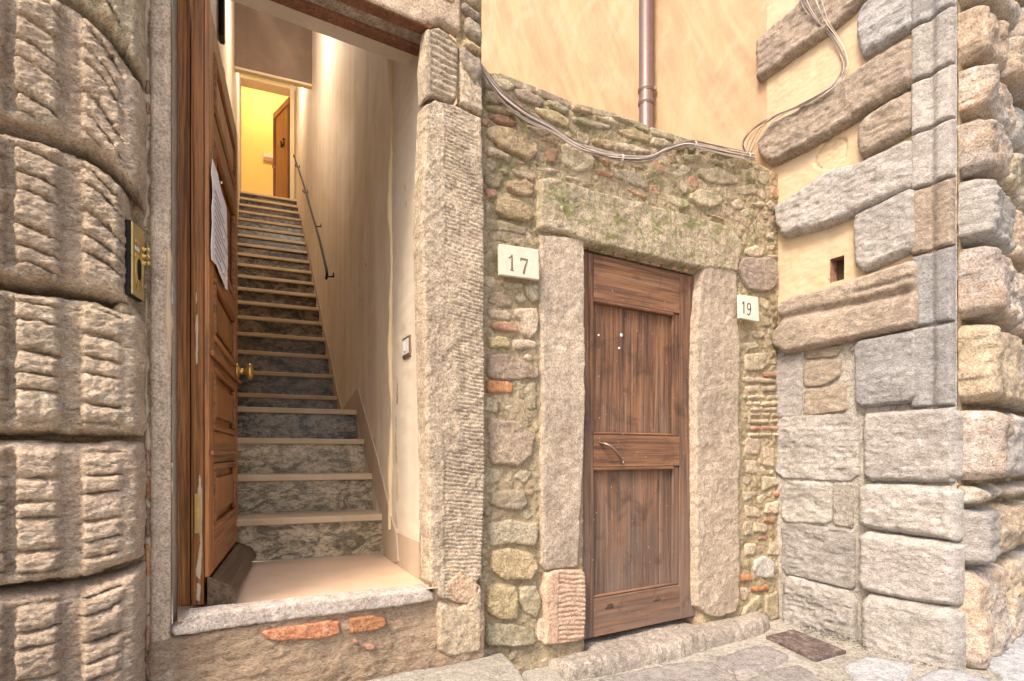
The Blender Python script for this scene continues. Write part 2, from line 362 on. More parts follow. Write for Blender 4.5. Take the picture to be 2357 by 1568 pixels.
def catmull(P, n=8):
    P = [np.asarray(p, float) for p in P]; P = [2*P[0]-P[1]]+P+[2*P[-1]-P[-2]]; out = []
    for i in range(1, len(P)-2):
        for k in range(n):
            t = k/n; a, b, c, d = P[i-1:i+3]
            out.append(.5*((2*b)+(-a+c)*t+(2*a-5*b+4*c-d)*t*t+(-a+3*b-3*c+d)*t**3))
    out.append(P[-2]); return out
def chaikin(P, n):
    P = np.asarray(P, float)
    for i in range(n):
        c = (.10, .2)[min(i, 1)]; Q = np.roll(P, -1, 0); P = np.stack([P*(1-c)+Q*c, P*c+Q*(1-c)], 1).reshape(-1, 2)
    return P
def sdf(X, poly):                 # positive inside
    A = poly; B = np.roll(poly, -1, 0); d = np.full(len(X), 1e9); ins = np.zeros(len(X), bool)
    for a, b in zip(A, B):
        e = b-a; wv = X-a; t = np.clip((wv@e)/(e@e+1e-12), 0, 1); q = wv-np.outer(t, e); d = np.minimum(d, np.hypot(q[:, 0], q[:, 1]))
        c = ((a[1] > X[:, 1]) != (b[1] > X[:, 1]))
        with np.errstate(divide='ignore', invalid='ignore'):
            xi = a[0]+(X[:, 1]-a[1])/(b[1]-a[1]+1e-15)*e[0]
        ins ^= c & (X[:, 0] < xi)
    return np.where(ins, d, -d)
SEED = [0]
def relief(name, pl, poly, H, mat, parent=None, res=.008, edge=.03, base=-.012, amp=.004, freq=18, rnd=2, wob=.0, hfun=None, px=True, off=None, oct=4, amp2=0., zs=1., cham=False, hole=None, **props):
    """stone or sheet lying on plane pl: outline poly, rounded up from base to H, roughened by noise"""
    SEED[0] += 1; sd = SEED[0]
    if px: poly = [pl.px(x, y, H if off is None else off) for x, y in poly]
    poly = chaikin(poly, rnd) if rnd else np.asarray(poly, float)
    lo = poly.min(0)-res*1.5; hi = poly.max(0)+res*1.5
    nx = max(4, int((hi[0]-lo[0])/res)+1); ny = max(4, int((hi[1]-lo[1])/res)+1)
    a = np.linspace(lo[0], hi[0], nx); z = np.linspace(lo[1], hi[1], ny); A, Z = np.meshgrid(a, z, indexing='ij')
    X = np.stack([A.ravel(), Z.ravel()], 1); d = sdf(X, poly)
    if wob: d = d + wob*fbm(np.c_[X, np.full(len(X), sd*1.7)], 22, 3, sd)
    D = d.reshape(nx, ny); gx, gz = np.gradient(D, a, z); g = np.hypot(gx, gz)+1e-6
    keep = (D[:-1, :-1] > 0) | (D[1:, :-1] > 0) | (D[:-1, 1:] > 0) | (D[1:, 1:] > 0)
    if hole:
        am = (a[1:]+a[:-1])/2; zm = (z[1:]+z[:-1])/2
        keep &= ~(((am > hole[0]) & (am < hole[1]))[:, None] & ((zm > hole[2]) & (zm < hole[3]))[None])
    mv = np.where(D < 0, -D, 0); A = A+mv*gx/g; Z = Z+mv*gz/g; D = np.maximum(D, 0)
    s = A.ravel(); zz = Z.ravel(); dd = D.ravel()
    if edge > 0:
        t = np.clip(dd/edge, 0, 1); prof = np.sqrt(np.clip(1-(1-t)**2.2, 0, 1)) if not cham else np.clip(t*1.06, 0, 1)**.8; h = base+(H-base)*prof
    else: prof = np.ones(len(dd)); h = np.full(len(dd), float(H))
    P3 = np.c_[s, zz, np.full(len(s), sd*3.1 if edge > 0 else 0.)]
    if hfun is not None: h = h+hfun(s, zz, dd)*prof
    if amp2: h = h + amp2*fbm(P3, freq/4., 2, sd+50)*prof
    P3 = np.c_[s, zz*zs, h+sd*3.1 if edge > 0 else h]
    G = h.reshape(nx, ny); hx, hz = np.gradient(G, a, z); L = np.sqrt(1+hx**2+hz**2)
    nz = fbm(P3, freq, oct, sd, .55)*amp*(.3+.7*prof) + amp*.6*fbm(P3*np.array([.6, 1.5, 1]), freq*1.7, 3, sd+9, .6, True)*(.2+.8*prof)
    nz = nz.reshape(nx, ny)
    k = np.clip(1/L, .35, 1)
    s2 = (A - nz*hx/L*.8).ravel(); z2 = (Z - nz*hz/L*.8).ravel(); h2 = (G+nz*k).ravel()
    V = pl.W(s2, z2, h2)
    idx = np.arange(nx*ny).reshape(nx, ny)
    q = np.stack([idx[:-1, :-1], idx[1:, :-1], idx[1:, 1:], idx[:-1, 1:]], -1)[keep]
    nrm = np.cross(pl.S, [0, 0, 1.]);
    if nrm@pl.N < 0: q = q[:, ::-1]
    used, inv = np.unique(q, return_inverse=True); q = inv.reshape(q.shape)
    return mk(name, V[used], q, mat, parent, **props)
def rect(pl, x0, x1, z0, z1): return [(x0, z0), (x1, z0), (x1, z1), (x0, z1)]
def prism(name, pl, poly, h0, h1, mat, parent=None, px=False, b=0, **k):
    if px: poly = [pl.px(x, y, h1) for x, y in poly]
    n = len(poly); V = [pl.w(s, z, h0) for s, z in poly]+[pl.w(s, z, h1) for s, z in poly]
    Fc = [list(range(n))[::-1], list(range(n, 2*n))]+[[i, (i+1) % n, n+(i+1) % n, n+i] for i in range(n)]
    o = mk(name, V, Fc, mat, parent, smooth=False, **k)
    if b: bev(o, b)
    return o
def ZC(x0, y0, k):                # enlarged-crop coordinates -> view coordinates
    k2 = k*1.27280
    return lambda pts: [(x0/1.2728+x/k2, y0/1.2728+y/k2) for x, y in pts]
zA = ZC(1400, 150, 2.6133); zB = ZC(1400, 650, 2.4126); zC_ = ZC(1400, 1250, 2.1021); zD = ZC(2150, 0, 2.24)
zE = ZC(2150, 650, 2.4118); zF = ZC(2150, 1250, 2.1024)
def S(pl, x, off=0): return pl.px(x, HY, off)[0]

# ================================================================== ground
def ground_plane():
    n = 60; g = np.concatenate([np.linspace(-60, -3, 14)[:-1], np.linspace(-3, 5, 160), np.linspace(5, 60, 14)[1:]])
    A, B = np.meshgrid(g, g, indexing='ij'); P = np.c_[A.ravel(), B.ravel(), np.zeros(A.size)]
    z = GZ-.006+.006*fbm(P, 9, 4, 3)+.003*fbm(P, 40, 3, 5)
    V = np.c_[A.ravel(), B.ravel(), z]; m = len(g); idx = np.arange(m*m).reshape(m, m)
    q = np.stack([idx[:-1, :-1], idx[1:, :-1], idx[1:, 1:], idx[:-1, 1:]], -1).reshape(-1, 4)
    o = mk('ground', V, q, 'gmortar'); o['kind'] = 'structure'; return o
ground = ground_plane()
class Flat:                        # horizontal plane, s = x, z = y
    def __init__(s, z): s.z = z; s.S = np.array([1., 0, 0]); s.N = np.array([0, 0, 1.])
    def px(s, x, y, off=0):
        d = np.array([(x-CX)/F, 1., (HY-y)/F]); t = (s.z+off)/d[2]; p = d*t; return (p[0], p[1])
    def w(s, a, b, h=0): return np.array([a, b, s.z+h])
    def W(s, a, b, h): return np.c_[a, b, s.z+h]
def flat_relief(name, fl, poly, H, mat, parent, **k):
    pts = k.pop('pts', None)
    o = relief(name, fl, poly, H, mat, parent, **k); return o
FL = Flat(GZ)
# relief flips by cross(S, z)·N; for a flat plane recompute orientation
_old = relief
def slab(poly, mat='paving', H=.012, name='paving_stone', parent=ground, fl=FL, px=True, **k):
    o = relief(name, fl, poly, H, mat, parent, px=px, res=k.pop('res', .016), edge=k.pop('edge', .014), base=-.02, amp=k.pop('amp', .003), freq=14, rnd=1, wob=k.pop('wob', .012), amp2=.006, off=0, **k)
    me = o.data
    if me.polygons[0].normal.z < 0: me.flip_normals()
    return o
slab(zC_([(690, 1600), (760, 1555), (1190, 1470), (1435, 1455), (1610, 1555), (1640, 1750), (690, 1750)]))
slab(zC_([(1450, 1445), (1700, 1352), (1790, 1360), (1930, 1420), (1825, 1490), (1610, 1530)]))
slab(zC_([(1640, 1560), (1830, 1500), (1990, 1475), (2110, 1560), (2160, 1750), (1670, 1750)]))
slab(zF([(660, 1470), (830, 1425), (1010, 1455), (1130, 1480), (1000, 1620), (760, 1620)]), 'paveblue')
slab(zF([(1480, 1445), (1600, 1345), (1800, 1190), (2300, 1250), (2100, 1700), (1700, 1590)]), 'paveblue', amp=.004)
slab(zF([(1050, 1600), (1230, 1500), (1400, 1510), (1640, 1600), (1640, 1800), (1050, 1800)]), 'paveblue')
for (x0, x1, y0, y1) in [(-.95, -.2, .6, 1.35), (-.15, .5, .5, 1.2), (.55, 1.2, .45, 1.2), (1.25, 1.9, .5, 1.25), (-.6, .1, -.2, .45), (.15, .9, -.2, .4), (.95, 1.8, -.2, .4),
                         (1.95, 2.8, .6, 1.3), (2.5, 3.3, 1.4, 2.0), (3.4, 4.3, 2.1, 2.9), (2.9, 3.9, .7, 1.3), (-.2, .5, 1.25, 1.7)]:
    slab([(x0, y0), (x1, y0), (x1, y1), (x0, y1)], random.choice(['paving', 'paveblue']), px=False)

mh = new_root('manhole_cover', 'small rusty square iron cover in the paving below the corner stones', 'manhole cover', (*FL.px(1855, 1490), GZ))
def cover():
    q = [FL.px(*p) for p in [(1768, 1470), (1828, 1455), (1942, 1502), (1876, 1520)]]
    c = np.mean(q, 0)
    relief('cover_plate', FL, q, .016, 'iron', mh, res=.006, edge=.006, base=-.01, amp=.0012, freq=60, rnd=0, px=False,
           hfun=lambda s, z, d: .0016*np.sign(np.sin((s+z)*300))*(d > .012))
    if mh.children[0].data.polygons[0].normal.z < 0: mh.children[0].data.flip_normals()
    for i in range(4):
        a = np.array(q[i]); b = np.array(q[(i+1) % 4]); a2 = c+(a-c)*1.06; b2 = c+(b-c)*1.06
        V = [[*p, GZ-.01] for p in (a, b, b2, a2)]+[[*p, GZ+.011] for p in (a, b, b2, a2)]
        mk('rim_bar', V, [[3, 2, 1, 0], [4, 5, 6, 7], [0, 1, 5, 4], [1, 2, 6, 5], [2, 3, 7, 6], [3, 0, 4, 7]], 'iron', mh, smooth=False)
cover()

# ================================================================== the town house (doorway 17)
fl0 = FAC.w(S(FAC, 700), GZ)
house = new_root('town_house', 'old stone town house with rusticated blocks and a tall open doorway showing a steep staircase', 'house', tuple(fl0))
sJL0 = S(FAC, 338); sJL1 = S(FAC, 399); sJR0 = S(FAC, 987); sJR1 = S(FAC, 1116)
# rusticated courses
zj = [-1.13, -.74, -.349, .044, .435, .83, 1.22, 1.61, 2.0, 2.4]
s_ch = S(FAC, 165, .13); s_ch2 = S(FAC, 22, .15); s_rib = S(FAC, 284, .13); s_end = S(FAC, 337, 0.0)
dips = [-.03, -.035, -.04, .0, .03, .115, .15, .15, .15, .15]
def dipf(s, k): return dips[k]*np.clip((s-s_ch)/(s_end-s_ch), 0, 1.1)**1.5
def rust_h(z0, z1, k):
    n = 5; sweep = [-.2, -.2, 0, .3, 1.3, 1.9, 1.9, 1.9, 1.9][k]
    def f(s, z, d):
        P = np.c_[s, z, np.full(len(s), k*2.)]
        wv = fbm(P, 9, 2, k)*.010
        g = np.where(s > s_ch, s-s_ch, np.where(s > s_ch2, s-s_ch2, s-s_ch2+.24))
        a = z0-dipf(s, k); b_ = z1-dipf(s, k+1)
        ph = (z+sweep*np.clip(g, 0, .2)**2*2.2+wv-a-.045)/(b_-a-.08)*n
        ph = ph+.20*np.sin(ph*2.3+k*2.1+np.where(s > s_ch, 0, 2.))
        fr = ph-np.floor(ph); q = np.minimum(fr, 1-fr); rows = np.floor(ph)
        groove = np.exp(-(q/.075)**2)*(1+.6*fbm(P, 16, 2, k+40))
        def chan(c, wd): return np.exp(-(np.abs(s-c+wv*.3)/wd)**6)
        c1 = chan(s_ch, .026); c2 = chan(s_ch2, .014); c3 = chan(s_ch2-.24, .014)
        inrib = np.clip((s_rib-s)/.012, 0, 1)*np.clip((z-a-.03)/.02, 0, 1)*np.clip((b_-.025-z)/.02, 0, 1)
        r = (np.sin(rows*12.9+k*3.1+np.floor((s-s_ch)/.5)*7)*43758) % 1
        body = inrib*(1-c1)*(1-c2)*(1-c3)
        bulge = (1-(1-2*q)**4)*.012*body
        fall = np.clip(s-s_ch2, -.8, 1)
        return -.022*groove*body - .022*c1*np.clip((z-a-.012)/.015, 0, 1)*np.clip((b_-.012-z)/.015, 0, 1) - .022*(c2+c3)*inrib + bulge + (r-.5)*.012*body*np.clip(q*8, 0, 1) - .12*np.clip(fall, 0, 1) + .010*fbm(P, 5, 2, k+7)
    return f
for k in range(len(zj)-1):
    z0, z1 = zj[k], zj[k+1]; e = .006; se = s_end-(.03 if k == 4 else 0)
    xs = np.linspace(s_ch, se, 7)
    poly = [(s_end-.75, z0+e)]+[(x, z0+e-dipf(x, k)) for x in xs]+[(x, z1-e-dipf(x, k+1)) for x in xs[::-1]]+[(s_end-.75, z1-e)]
    relief('rusticated_block', FAC, poly, .150, 'rust', house, res=.0047, edge=.034, base=-.02, amp=.0085, freq=42, rnd=2, px=False, hfun=rust_h(z0, z1, k), oct=6, zs=2.4, wob=.008)
relief('joint_backing', FAC, rect(FAC, s_end-1.1, sJL0+.012, -1.0, 2.4), .0, 'joint', house, res=.02, edge=0, amp=.006, px=False, rnd=0)
# slivers of brick and cream mortar between the blocks and the jamb
for (y0, y1, mt) in [(1035, 1085, 'brick'), (1095, 1150, 'orange'), (1165, 1240, 'brick'), (1250, 1330, 'orange'), (1440, 1500, 'brick'), (1510, 1560, 'brick'), (560, 600, 'rub_pale'), (180, 215, 'brick'), (230, 262, 'brick')]:
    relief('brick_sliver', FAC, [(331, y0), (346, y0), (347, y1), (332, y1)], .014, mt, house, res=.004, edge=.008, amp=.002, freq=60, rnd=1)
relief('mortar_strip', FAC, [(322, -60), (343, -60), (346, 490), (334, 520), (350, 1000), (350, 1600), (330, 1600), (326, 500), (322, 300)], .004, 'cplast', house, res=.008, edge=.004, amp=.004, freq=40, rnd=0, wob=.01)
# jambs
def comb_h(s_lo, per=.0155, dep=.0042, seed=1, zmin=-9, zmax=9, m0=-.3):
    def f(s, z, d):
        P = np.c_[s*5, z*60, np.zeros(len(s))]
        Q = np.c_[s, z, np.zeros(len(s))]
        wv = fbm(Q, 14, 3, seed)*.009
        m = np.clip((s-s_lo+wv)/.008, 0, 1)*np.clip((fbm(Q, 7, 3, seed+3)-m0)*4, 0, 1)*(z > zmin)*(z < zmax)
        ph = (z+wv+.12*(s-s_lo))/per; fr = ph-np.floor(ph)
        return m*(-dep*1.3*np.exp(-((fr-.5)/.2)**2)*(.8+.8*fbm(Q*np.array([1, 8, 1]), 12, 2, seed+5))) - .002*m
    return f
jl = relief('jamb_stone', FAC, rect(FAC, sJL0+.006, sJL1-.004, -.60, 2.3), .012, 'jambl', house, res=.0065, edge=.012, base=-.01, amp=.0035, freq=50, px=False, rnd=0)
relief('jamb_stone', FAC, rect(FAC, sJL0+.004, sJL1+.006, -1.0, -.606), .010, 'jambl', house, res=.0065, edge=.010, base=-.01, amp=.005, freq=40, px=False, rnd=0)
relief('jamb_patch', FAC, [(382, 570), (396, 560), (397, 850), (378, 870), (381, 800), (375, 700)], .017, 'cplast', house, res=.005, edge=.008, amp=.002, rnd=1, wob=.006)
# left reveal (smooth) behind the jamb
DV = np.array([-.423, .906, 0.])
p0 = FAC.w(sJL1-.004, 0, .002)
def vsheet(name, a, b, z0, z1, mat, parent, res=.02, amp=.0015, flip=False, hfun=None, **k):
    a = np.asarray(a, float)[:2]; b = np.asarray(b, float)[:2]; L = np.linalg.norm(b-a)
    pl = Plane(math.degrees(math.atan2(*(b-a)[::-1])), pt=a, side=1)
    if flip: pl.N = -pl.N
    return relief(name, pl, [(0, z0), (L, z0), (L, z1), (0, z1)], 0., mat, parent, res=res, edge=0, amp=amp, px=False, rnd=0, hfun=hfun, freq=8, **k)
vsheet('reveal', p0, p0+DV*.15, -.56, 2.3, 'smooth', house, flip=False, amp=.002)
# right jamb: lower long tooled stone, upper squared stone
zjt = FAC.px(1040, 228)[1]
jr = [(978, 236), (1000, 226), (1060, 240), (1113, 268), (1119, 500), (1121, 1100), (1113, 1330), (1060, 1395), (1006, 1378), (988, 1340), (980, 1000), (972, 700), (968, 500)]
relief('jamb_stone', FAC, jr, .022, 'jamb', house, res=.0042, edge=.014, base=-.06, amp=.0035, freq=55, rnd=0, wob=.004, hfun=comb_h(S(FAC, 1016)), oct=3)
relief('jamb_stone', FAC, [(981, 62), (1012, 58), (1060, 95), (1056, 225), (1040, 232), (1000, 222), (976, 230), (972, 150)], .024, 'jamb', house, res=.0045, edge=.012, base=-.03, amp=.003, freq=50, rnd=0,
       hfun=comb_h(S(FAC, 985), .026, .008, 11, m0=-.9))
relief('jamb_stone', FAC, [(1062, 110), (1085, 150), (1113, 205), (1114, 262), (1060, 236), (1058, 160)], .018, 'jamb', house, res=.005, edge=.012, amp=.004, freq=50, rnd=0, wob=.004)
relief('jamb_patch', FAC, [(1040, 1330), (1062, 1312), (1085, 1320), (1108, 1345), (1100, 1375), (1078, 1395), (1048, 1385), (1035, 1360)], .025, 'tan', house, res=.005, edge=.005, amp=.004, freq=60, rnd=1, wob=.016)
# inner side of the right jamb and plaster reveal up to the stair wall
pj = FAC.w(S(FAC, 986), 0, .008); pk = np.array([-.375, 2.262, 0]); pc = np.array([*rw(2.65), 0])
vsheet('reveal', pj, pk, -.545, 1.63, 'jamb', house, flip=True, amp=.006, res=.007, hfun=lambda s, z, d: .002*np.sin((z*1.0+s*1.2)*350))
vsheet('reveal_plaster', pk+np.array([.0, .0, 0]), pc, -.51, 2.4, 'iplastp', house, flip=True, amp=.004, res=.015)
# wall above the doorway
zl = 1.628
def lintel_poly():
    return [FAC.px(790, -6), FAC.px(982, 70)]
relief('wall_render', FAC, [(s_end-1.1, zl+.001), (S(FAC, 975), zl+.001), (S(FAC, 1012), FAC.px(1012, 56)[1]), (S(FAC, 1060), FAC.px(1060, 92)[1]), (S(FAC, 1063), 3.2), (s_end-1.1, 3.2)], .018, 'jambl', house, res=.012, edge=.008, base=-.01, amp=.004, freq=40, px=False, rnd=0)
zz0 = FAC.px(1090, 200)[1]
for (pts, mt) in [([(1064, -40), (1112, -30), (1112, 8), (1088, 10), (1064, -10)], 'rub_grey'), ([(1066, -6), (1090, 14), (1112, 26), (1112, 50), (1090, 40), (1066, 14)], 'quoint'),
                  ([(1076, 28), (1104, 48), (1116, 68), (1114, 100), (1092, 88), (1074, 60)], 'quoint'), ([(1072, 78), (1100, 98), (1114, 106), (1112, 122), (1090, 118), (1070, 98)], 'rub_ochre'),
                  ([(1062, 95), (1085, 115), (1114, 135), (1115, 165), (1098, 193), (1078, 165), (1062, 135)], 'quoint'), ([(1064, -110), (1113, -90), (1113, -45), (1064, -55)], 'quoint')]:
    relief('wall_stone', FAC, pts, .035, mt, house, res=.006, edge=.02, amp=.006, freq=30, rnd=2)
relief('joint_backing', FAC, [(1050, -400), (1108, -400), (1108, 230), (1050, 230)], .004, 'joint', house, res=.012, edge=0, amp=.004, rnd=0)
relief('brick', FAC, [(1020, -60), (1068, -30), (1050, 16), (1022, 6), (1004, -14)], .022, 'brick', house, res=.006, edge=.02, amp=.003, rnd=1)
# lintel soffit in three painted bands
DN = -FAC.N
sa, sb = s_end-.2, S(FAC, 990)
for (h0, h1, mt, dz) in [(.014, -.036, 'redpaint', 0), (-.036, -.095, 'greyband', .004), (-.095, -.14, 'redpaint', -.012)]:
    pbox('lintel_band', FAC, sa, sb, zl-.0+dz, zl+.05+dz, h1, h0, mt, house, b=.003)
pbox('inner_wall', FAC, sa, sb+.1, zl+.055, 2.9, -.30, -.02, 'iplast', house, b=0)
# threshold, base
relief('threshold', FAC, [(392, 1452), (436, 1412), (620, 1392), (984, 1352), (1003, 1368), (1001, 1386), (900, 1402), (760, 1420), (600, 1440), (430, 1466), (398, 1468)], .032, 'sill', house, res=.0055, edge=.010, base=-.03, amp=.003, freq=30, rnd=0, wob=.004)
relief('base_render', FAC, [(s_end+.0, -1.0), (sJR1-.0, -1.0), (sJR1, -.56), (S(FAC, 1004), -.525), (S(FAC, 395), -.56), (s_end, -.56)], .012, 'base', house, res=.0075, edge=.012, base=-.04, amp=.010, freq=16, px=False, rnd=0, oct=5, amp2=.012)
relief('base_stone', FAC, [(1006, 1382), (1060, 1400), (1112, 1340), (1113, 1502), (1035, 1518), (1008, 1500)], .026, 'jambl', house, res=.0065, edge=.018, base=-.01, amp=.005, freq=40, rnd=1)
for pts, mt in [([(597, 1459), (612, 1448), (700, 1437), (784, 1428), (787, 1462), (720, 1474), (640, 1479), (612, 1472)], 'orange'), ([(803, 1424), (860, 1416), (888, 1424), (894, 1440), (868, 1452), (806, 1462)], 'orange'),
                ([(806, 1476), (824, 1474), (836, 1488), (820, 1490)], 'brick'), ([(832, 1486), (862, 1484), (866, 1496), (850, 1500)], 'brick')]:
    relief('brick', FAC, pts, .030, mt, house, res=.0045, edge=.006, amp=.004, freq=30, rnd=0, wob=.006, off=.03)
tube('corner_bead', [np.array([pc[0], pc[1], z])+[.006*sin(z*9), 0, 0] for z in np.linspace(-.36, 1.9, 30)], [.014+.005*sin(z*23)*sin(z*7) for z in np.linspace(-.36, 1.9, 30)], 'frame', house, 8)
# landing floor
fA = FAC.w(S(FAC, 410), 0, .03); fB = FAC.w(S(FAC, 1000), 0, .03)
r1 = rw(2.84); l1 = tread_left(r1)
mk('landing_floor', [[fA[0], fA[1], -.512], [fB[0], fB[1], -.512], [pk[0]+.02, pk[1], -.510], [r1[0]+.02, r1[1], -.510], [l1[0], l1[1], -.510], [l1[0]+.25, 1.9, -.510]], [[0, 1, 2, 3, 4, 5]], 'floor', house, smooth=False)
# stair walls
E = rw(8.75); EL = tread_left(E)
def stairwall(a, b, flip, res, Ys=(2.0, 3.2, 6.5, 8.9), Zs=(2.55, 3.2, 5.75, 5.95)):
    a = np.asarray(a, float)[:2]; b = np.asarray(b, float)[:2]; L = np.linalg.norm(b-a)
    pl = Plane(math.degrees(math.atan2(*(b-a)[::-1])), pt=a, side=1)
    if flip: pl.N = -pl.N
    k = L/(b[1]-a[1]); ys = [a[1]]+[y for y in Ys if a[1] < y < b[1]]+[b[1]]
    poly = [(0, -.6), (L, -.6)]+[((y-a[1])*k, np.interp(y, Ys, Zs)) for y in ys[::-1]]
    relief('stair_wall', pl, poly, 0., 'iplast', house, res=res, edge=0, amp=.005, px=False, rnd=0, freq=8)
stairwall(rw(2.65), E, True, .05)
stairwall(lw(1.9), EL, False, .08)
# front fill left of the doorway behind the jamb
vsheet('inner_wall', p0+DV*.15, [*lw(1.86), 0], -.6, 3.2, 'iplast', house, amp=0, res=.1)
vsheet('inner_wall', [*lw(1.86), 0], [*rw(2.55), 0], 2.3, 3.3, 'iplast', house, amp=0, res=.1, flip=False)
# skirting paint along the right wall, drawn as a thin raised coat
sk = [(917, 1292), (913, 1226), (905, 1205), (868, 1050), (824, 893), (788, 944), (777, 905), (765, 838), (748, 760), (734, 690), (688, 488), (684, 484), (700, 530), (722, 650), (748, 790), (770, 925), (775, 950), (822, 950), (834, 1020), (855, 1100), (880, 1190), (884, 1280), (893, 1300)]
prism('skirting', RWP, [RWP.px(x, y, .004) for x, y in sk], -.02, .0075, 'skirt', house)
sk2 = Plane(math.degrees(math.atan2(*(pc-pk)[:2][::-1])), pt=pk[:2]); sk2.N = -sk2.N if sk2.N[0] > 0 else sk2.N
L2 = np.linalg.norm((pc-pk)[:2])
prism('skirting', sk2, [(0, -.51), (L2, -.51), (L2, -.36), (0, -.36)], -.002, .007, 'skirt', house)
# hall ceiling, cross wall, end wall
def quad(name, pts, mat, parent, **k): return mk(name, pts, [list(range(len(pts)))], mat, parent, smooth=False, **k)
def wallbox(name, a, b, thick, z0, z1, mat, parent, bvl=.004):
    a = np.array([*a[:2], 0.]); b = np.array([*b[:2], 0.]); d = b-a; nrm = np.array([-d[1], d[0], 0]); nrm /= np.linalg.norm(nrm)
    return box(name, a+[0, 0, z0], d, nrm*thick, np.array([0, 0, z1-z0]), mat, parent, bvl)
inw2 = np.array([0., 0.])
cR = rw(6.31); cL = tread_left(cR)
wallbox('cross_wall_soffit', cR-inw2*.0, cL, -.07, 4.19, 4.218, 'frame', house)  # cream colour stands in for the lit underside of the cross wall
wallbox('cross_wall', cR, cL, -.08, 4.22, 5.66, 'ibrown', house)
def ceil_pts(Ya, Yb, za, zb):
    a_, b_ = rw(Ya)+[.03, 0], rw(Yb)+[.03, 0]; c_, d_ = tree_l(b_), tree_l(a_)
    V = [[a_[0], a_[1], za], [b_[0], b_[1], zb], [c_[0], c_[1], zb], [d_[0], d_[1], za]]
    return V+[[p[0], p[1], p[2]+.08] for p in V], [[0, 1, 2, 3], [7, 6, 5, 4], [0, 4, 5, 1], [1, 5, 6, 2], [2, 6, 7, 3], [3, 7, 4, 0]]
def tree_l(p): return tread_left(p)+np.array([-.03, 0])
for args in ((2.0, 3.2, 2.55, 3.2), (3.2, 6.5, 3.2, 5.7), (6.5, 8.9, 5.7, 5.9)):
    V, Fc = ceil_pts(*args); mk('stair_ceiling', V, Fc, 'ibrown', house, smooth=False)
dE = (E-EL); nE = np.array([-dE[1], dE[0]])/np.linalg.norm(dE)
def onE(x, off=0):             # point on the end wall at view column x
    uu = (x-CX)/F; # solve EL + dE*t = Y*(uu,1)
    A = np.array([[dE[0], -uu], [dE[1], -1.]]); t, Y = np.linalg.solve(A, -EL); return EL+dE*t, Y
a0, Y0 = onE(553); a1, Y1 = onE(668); ZT = (HY-190)/F*(Y0*.3+Y1*.7)
ZF = .453+.205*17
ztop = (HY-176)/F*Y0
wallbox('end_wall', E, a1, -.22, ZF-.2, 5.75, 'frame', house)
wallbox('end_wall', a0, EL, -.22, ZF-.2, 5.75, 'frame', house)
wallbox('end_wall', a1, a0, -.22, ztop, 5.75, 'frame', house)
# architrave
for (x0, x1, z0, z1) in [(548, 553.5, ZF, ztop+.16), (667.5, 678, ZF, ztop+.16)]:
    pa, _ = onE(x0); pb, _ = onE(x1); wallbox('architrave', pb-nE*.03, pa-nE*.03, .03, z0, z1, 'frame', house)
pa, _ = onE(548); pb, _ = onE(678); wallbox('architrave', pb-nE*.032, pa-nE*.032, .03, ztop, ztop+.165, 'frame', house)
# yellow room
rr = [a1+dE*.8+nE*.22, a0-dE*.9+nE*.22]; bk = nE*1.5
def z3(p, z): return [p[0], p[1], z]
quad('room_wall', [z3(rr[0]+bk, ZF), z3(rr[1]+bk, ZF), z3(rr[1]+bk, 6.9), z3(rr[0]+bk, 6.9)], 'yellow', house)
quad('room_wall', [z3(rr[1], ZF), z3(rr[1]+bk, ZF), z3(rr[1]+bk, 6.9), z3(rr[1], 6.9)], 'yellow', house)
quad('room_wall', [z3(rr[0], ZF), z3(rr[0]+bk, ZF), z3(rr[0]+bk, 6.9), z3(rr[0], 6.9)], 'yellow', house)
quad('room_ceiling', [z3(rr[0], 6.9), z3(rr[1], 6.9), z3(rr[1]+bk, 6.9), z3(rr[0]+bk, 6.9)], 'yellow', house)
quad('room_floor', [z3(rr[0]-nE*.22, ZF), z3(rr[1]-nE*.22, ZF), z3(rr[1]+bk, ZF), z3(rr[0]+bk, ZF)], 'floor', house)
quad('room_wall', [z3(rr[0], 5.75), z3(rr[1], 5.75), z3(rr[1], 6.9), z3(rr[0], 6.9)], 'yellow', house)
# inner brown door, ajar, hinged on the right jamb
hp = a1+nE*.05-dE*.01; ddir = np.array([-.71, .71])
def inner_door():
    h3 = np.array([*hp, ZF+.01]); d3 = np.array([*ddir, 0]); t3 = np.cross(d3, [0, 0, 1.]); t3 = -t3 if t3[0] > 0 else t3
    Hd = (ztop-ZF)*.93
    d = box('inner_door', h3, d3*.62, -t3*.045, [0, 0, Hd], 'wbr', house, .004)
    for (u0, u1, v0, v1) in [(0, .62, 0, .10), (0, .62, Hd-.1, Hd), (0, .05, .1, Hd-.1), (.55, .62, .1, Hd-.1)]:
        box('door_moulding', h3+d3*u0+np.array([0, 0, v0])+t3*.001, d3*(u1-u0), t3*.014, [0, 0, v1-v0], 'wbrd' if u1-u0 < .1 else 'wbr', d, .003)
    # number on the door
    for j, segs in enumerate(([(0, 1), (.05, .5), (0, .2), (.5, 0), (1, .25), (.6, .55), (.1, .4)], [(0, .95), (.6, 1), (.9, .75), (.4, .52), (.95, .3), (.6, 0), (0, .05)])):
        pth = catmull([h3+d3*(.20+.07*(1-j)+(1-q[0])*.05)+np.array([0, 0, Hd*.60+q[1]*.11])+t3*.006 for q in segs], 4)
        V, Fc = tube_vf(pth, .009, 5); mk('door_digit', V, Fc, 'black', d)
    V, Fc = tube_vf([h3+d3*.57+[0, 0, Hd*.47], h3+d3*.57+t3*.05+[0, 0, Hd*.47]], .02, 8); mk('door_knob', V, Fc, 'brass', d)
inner_door()
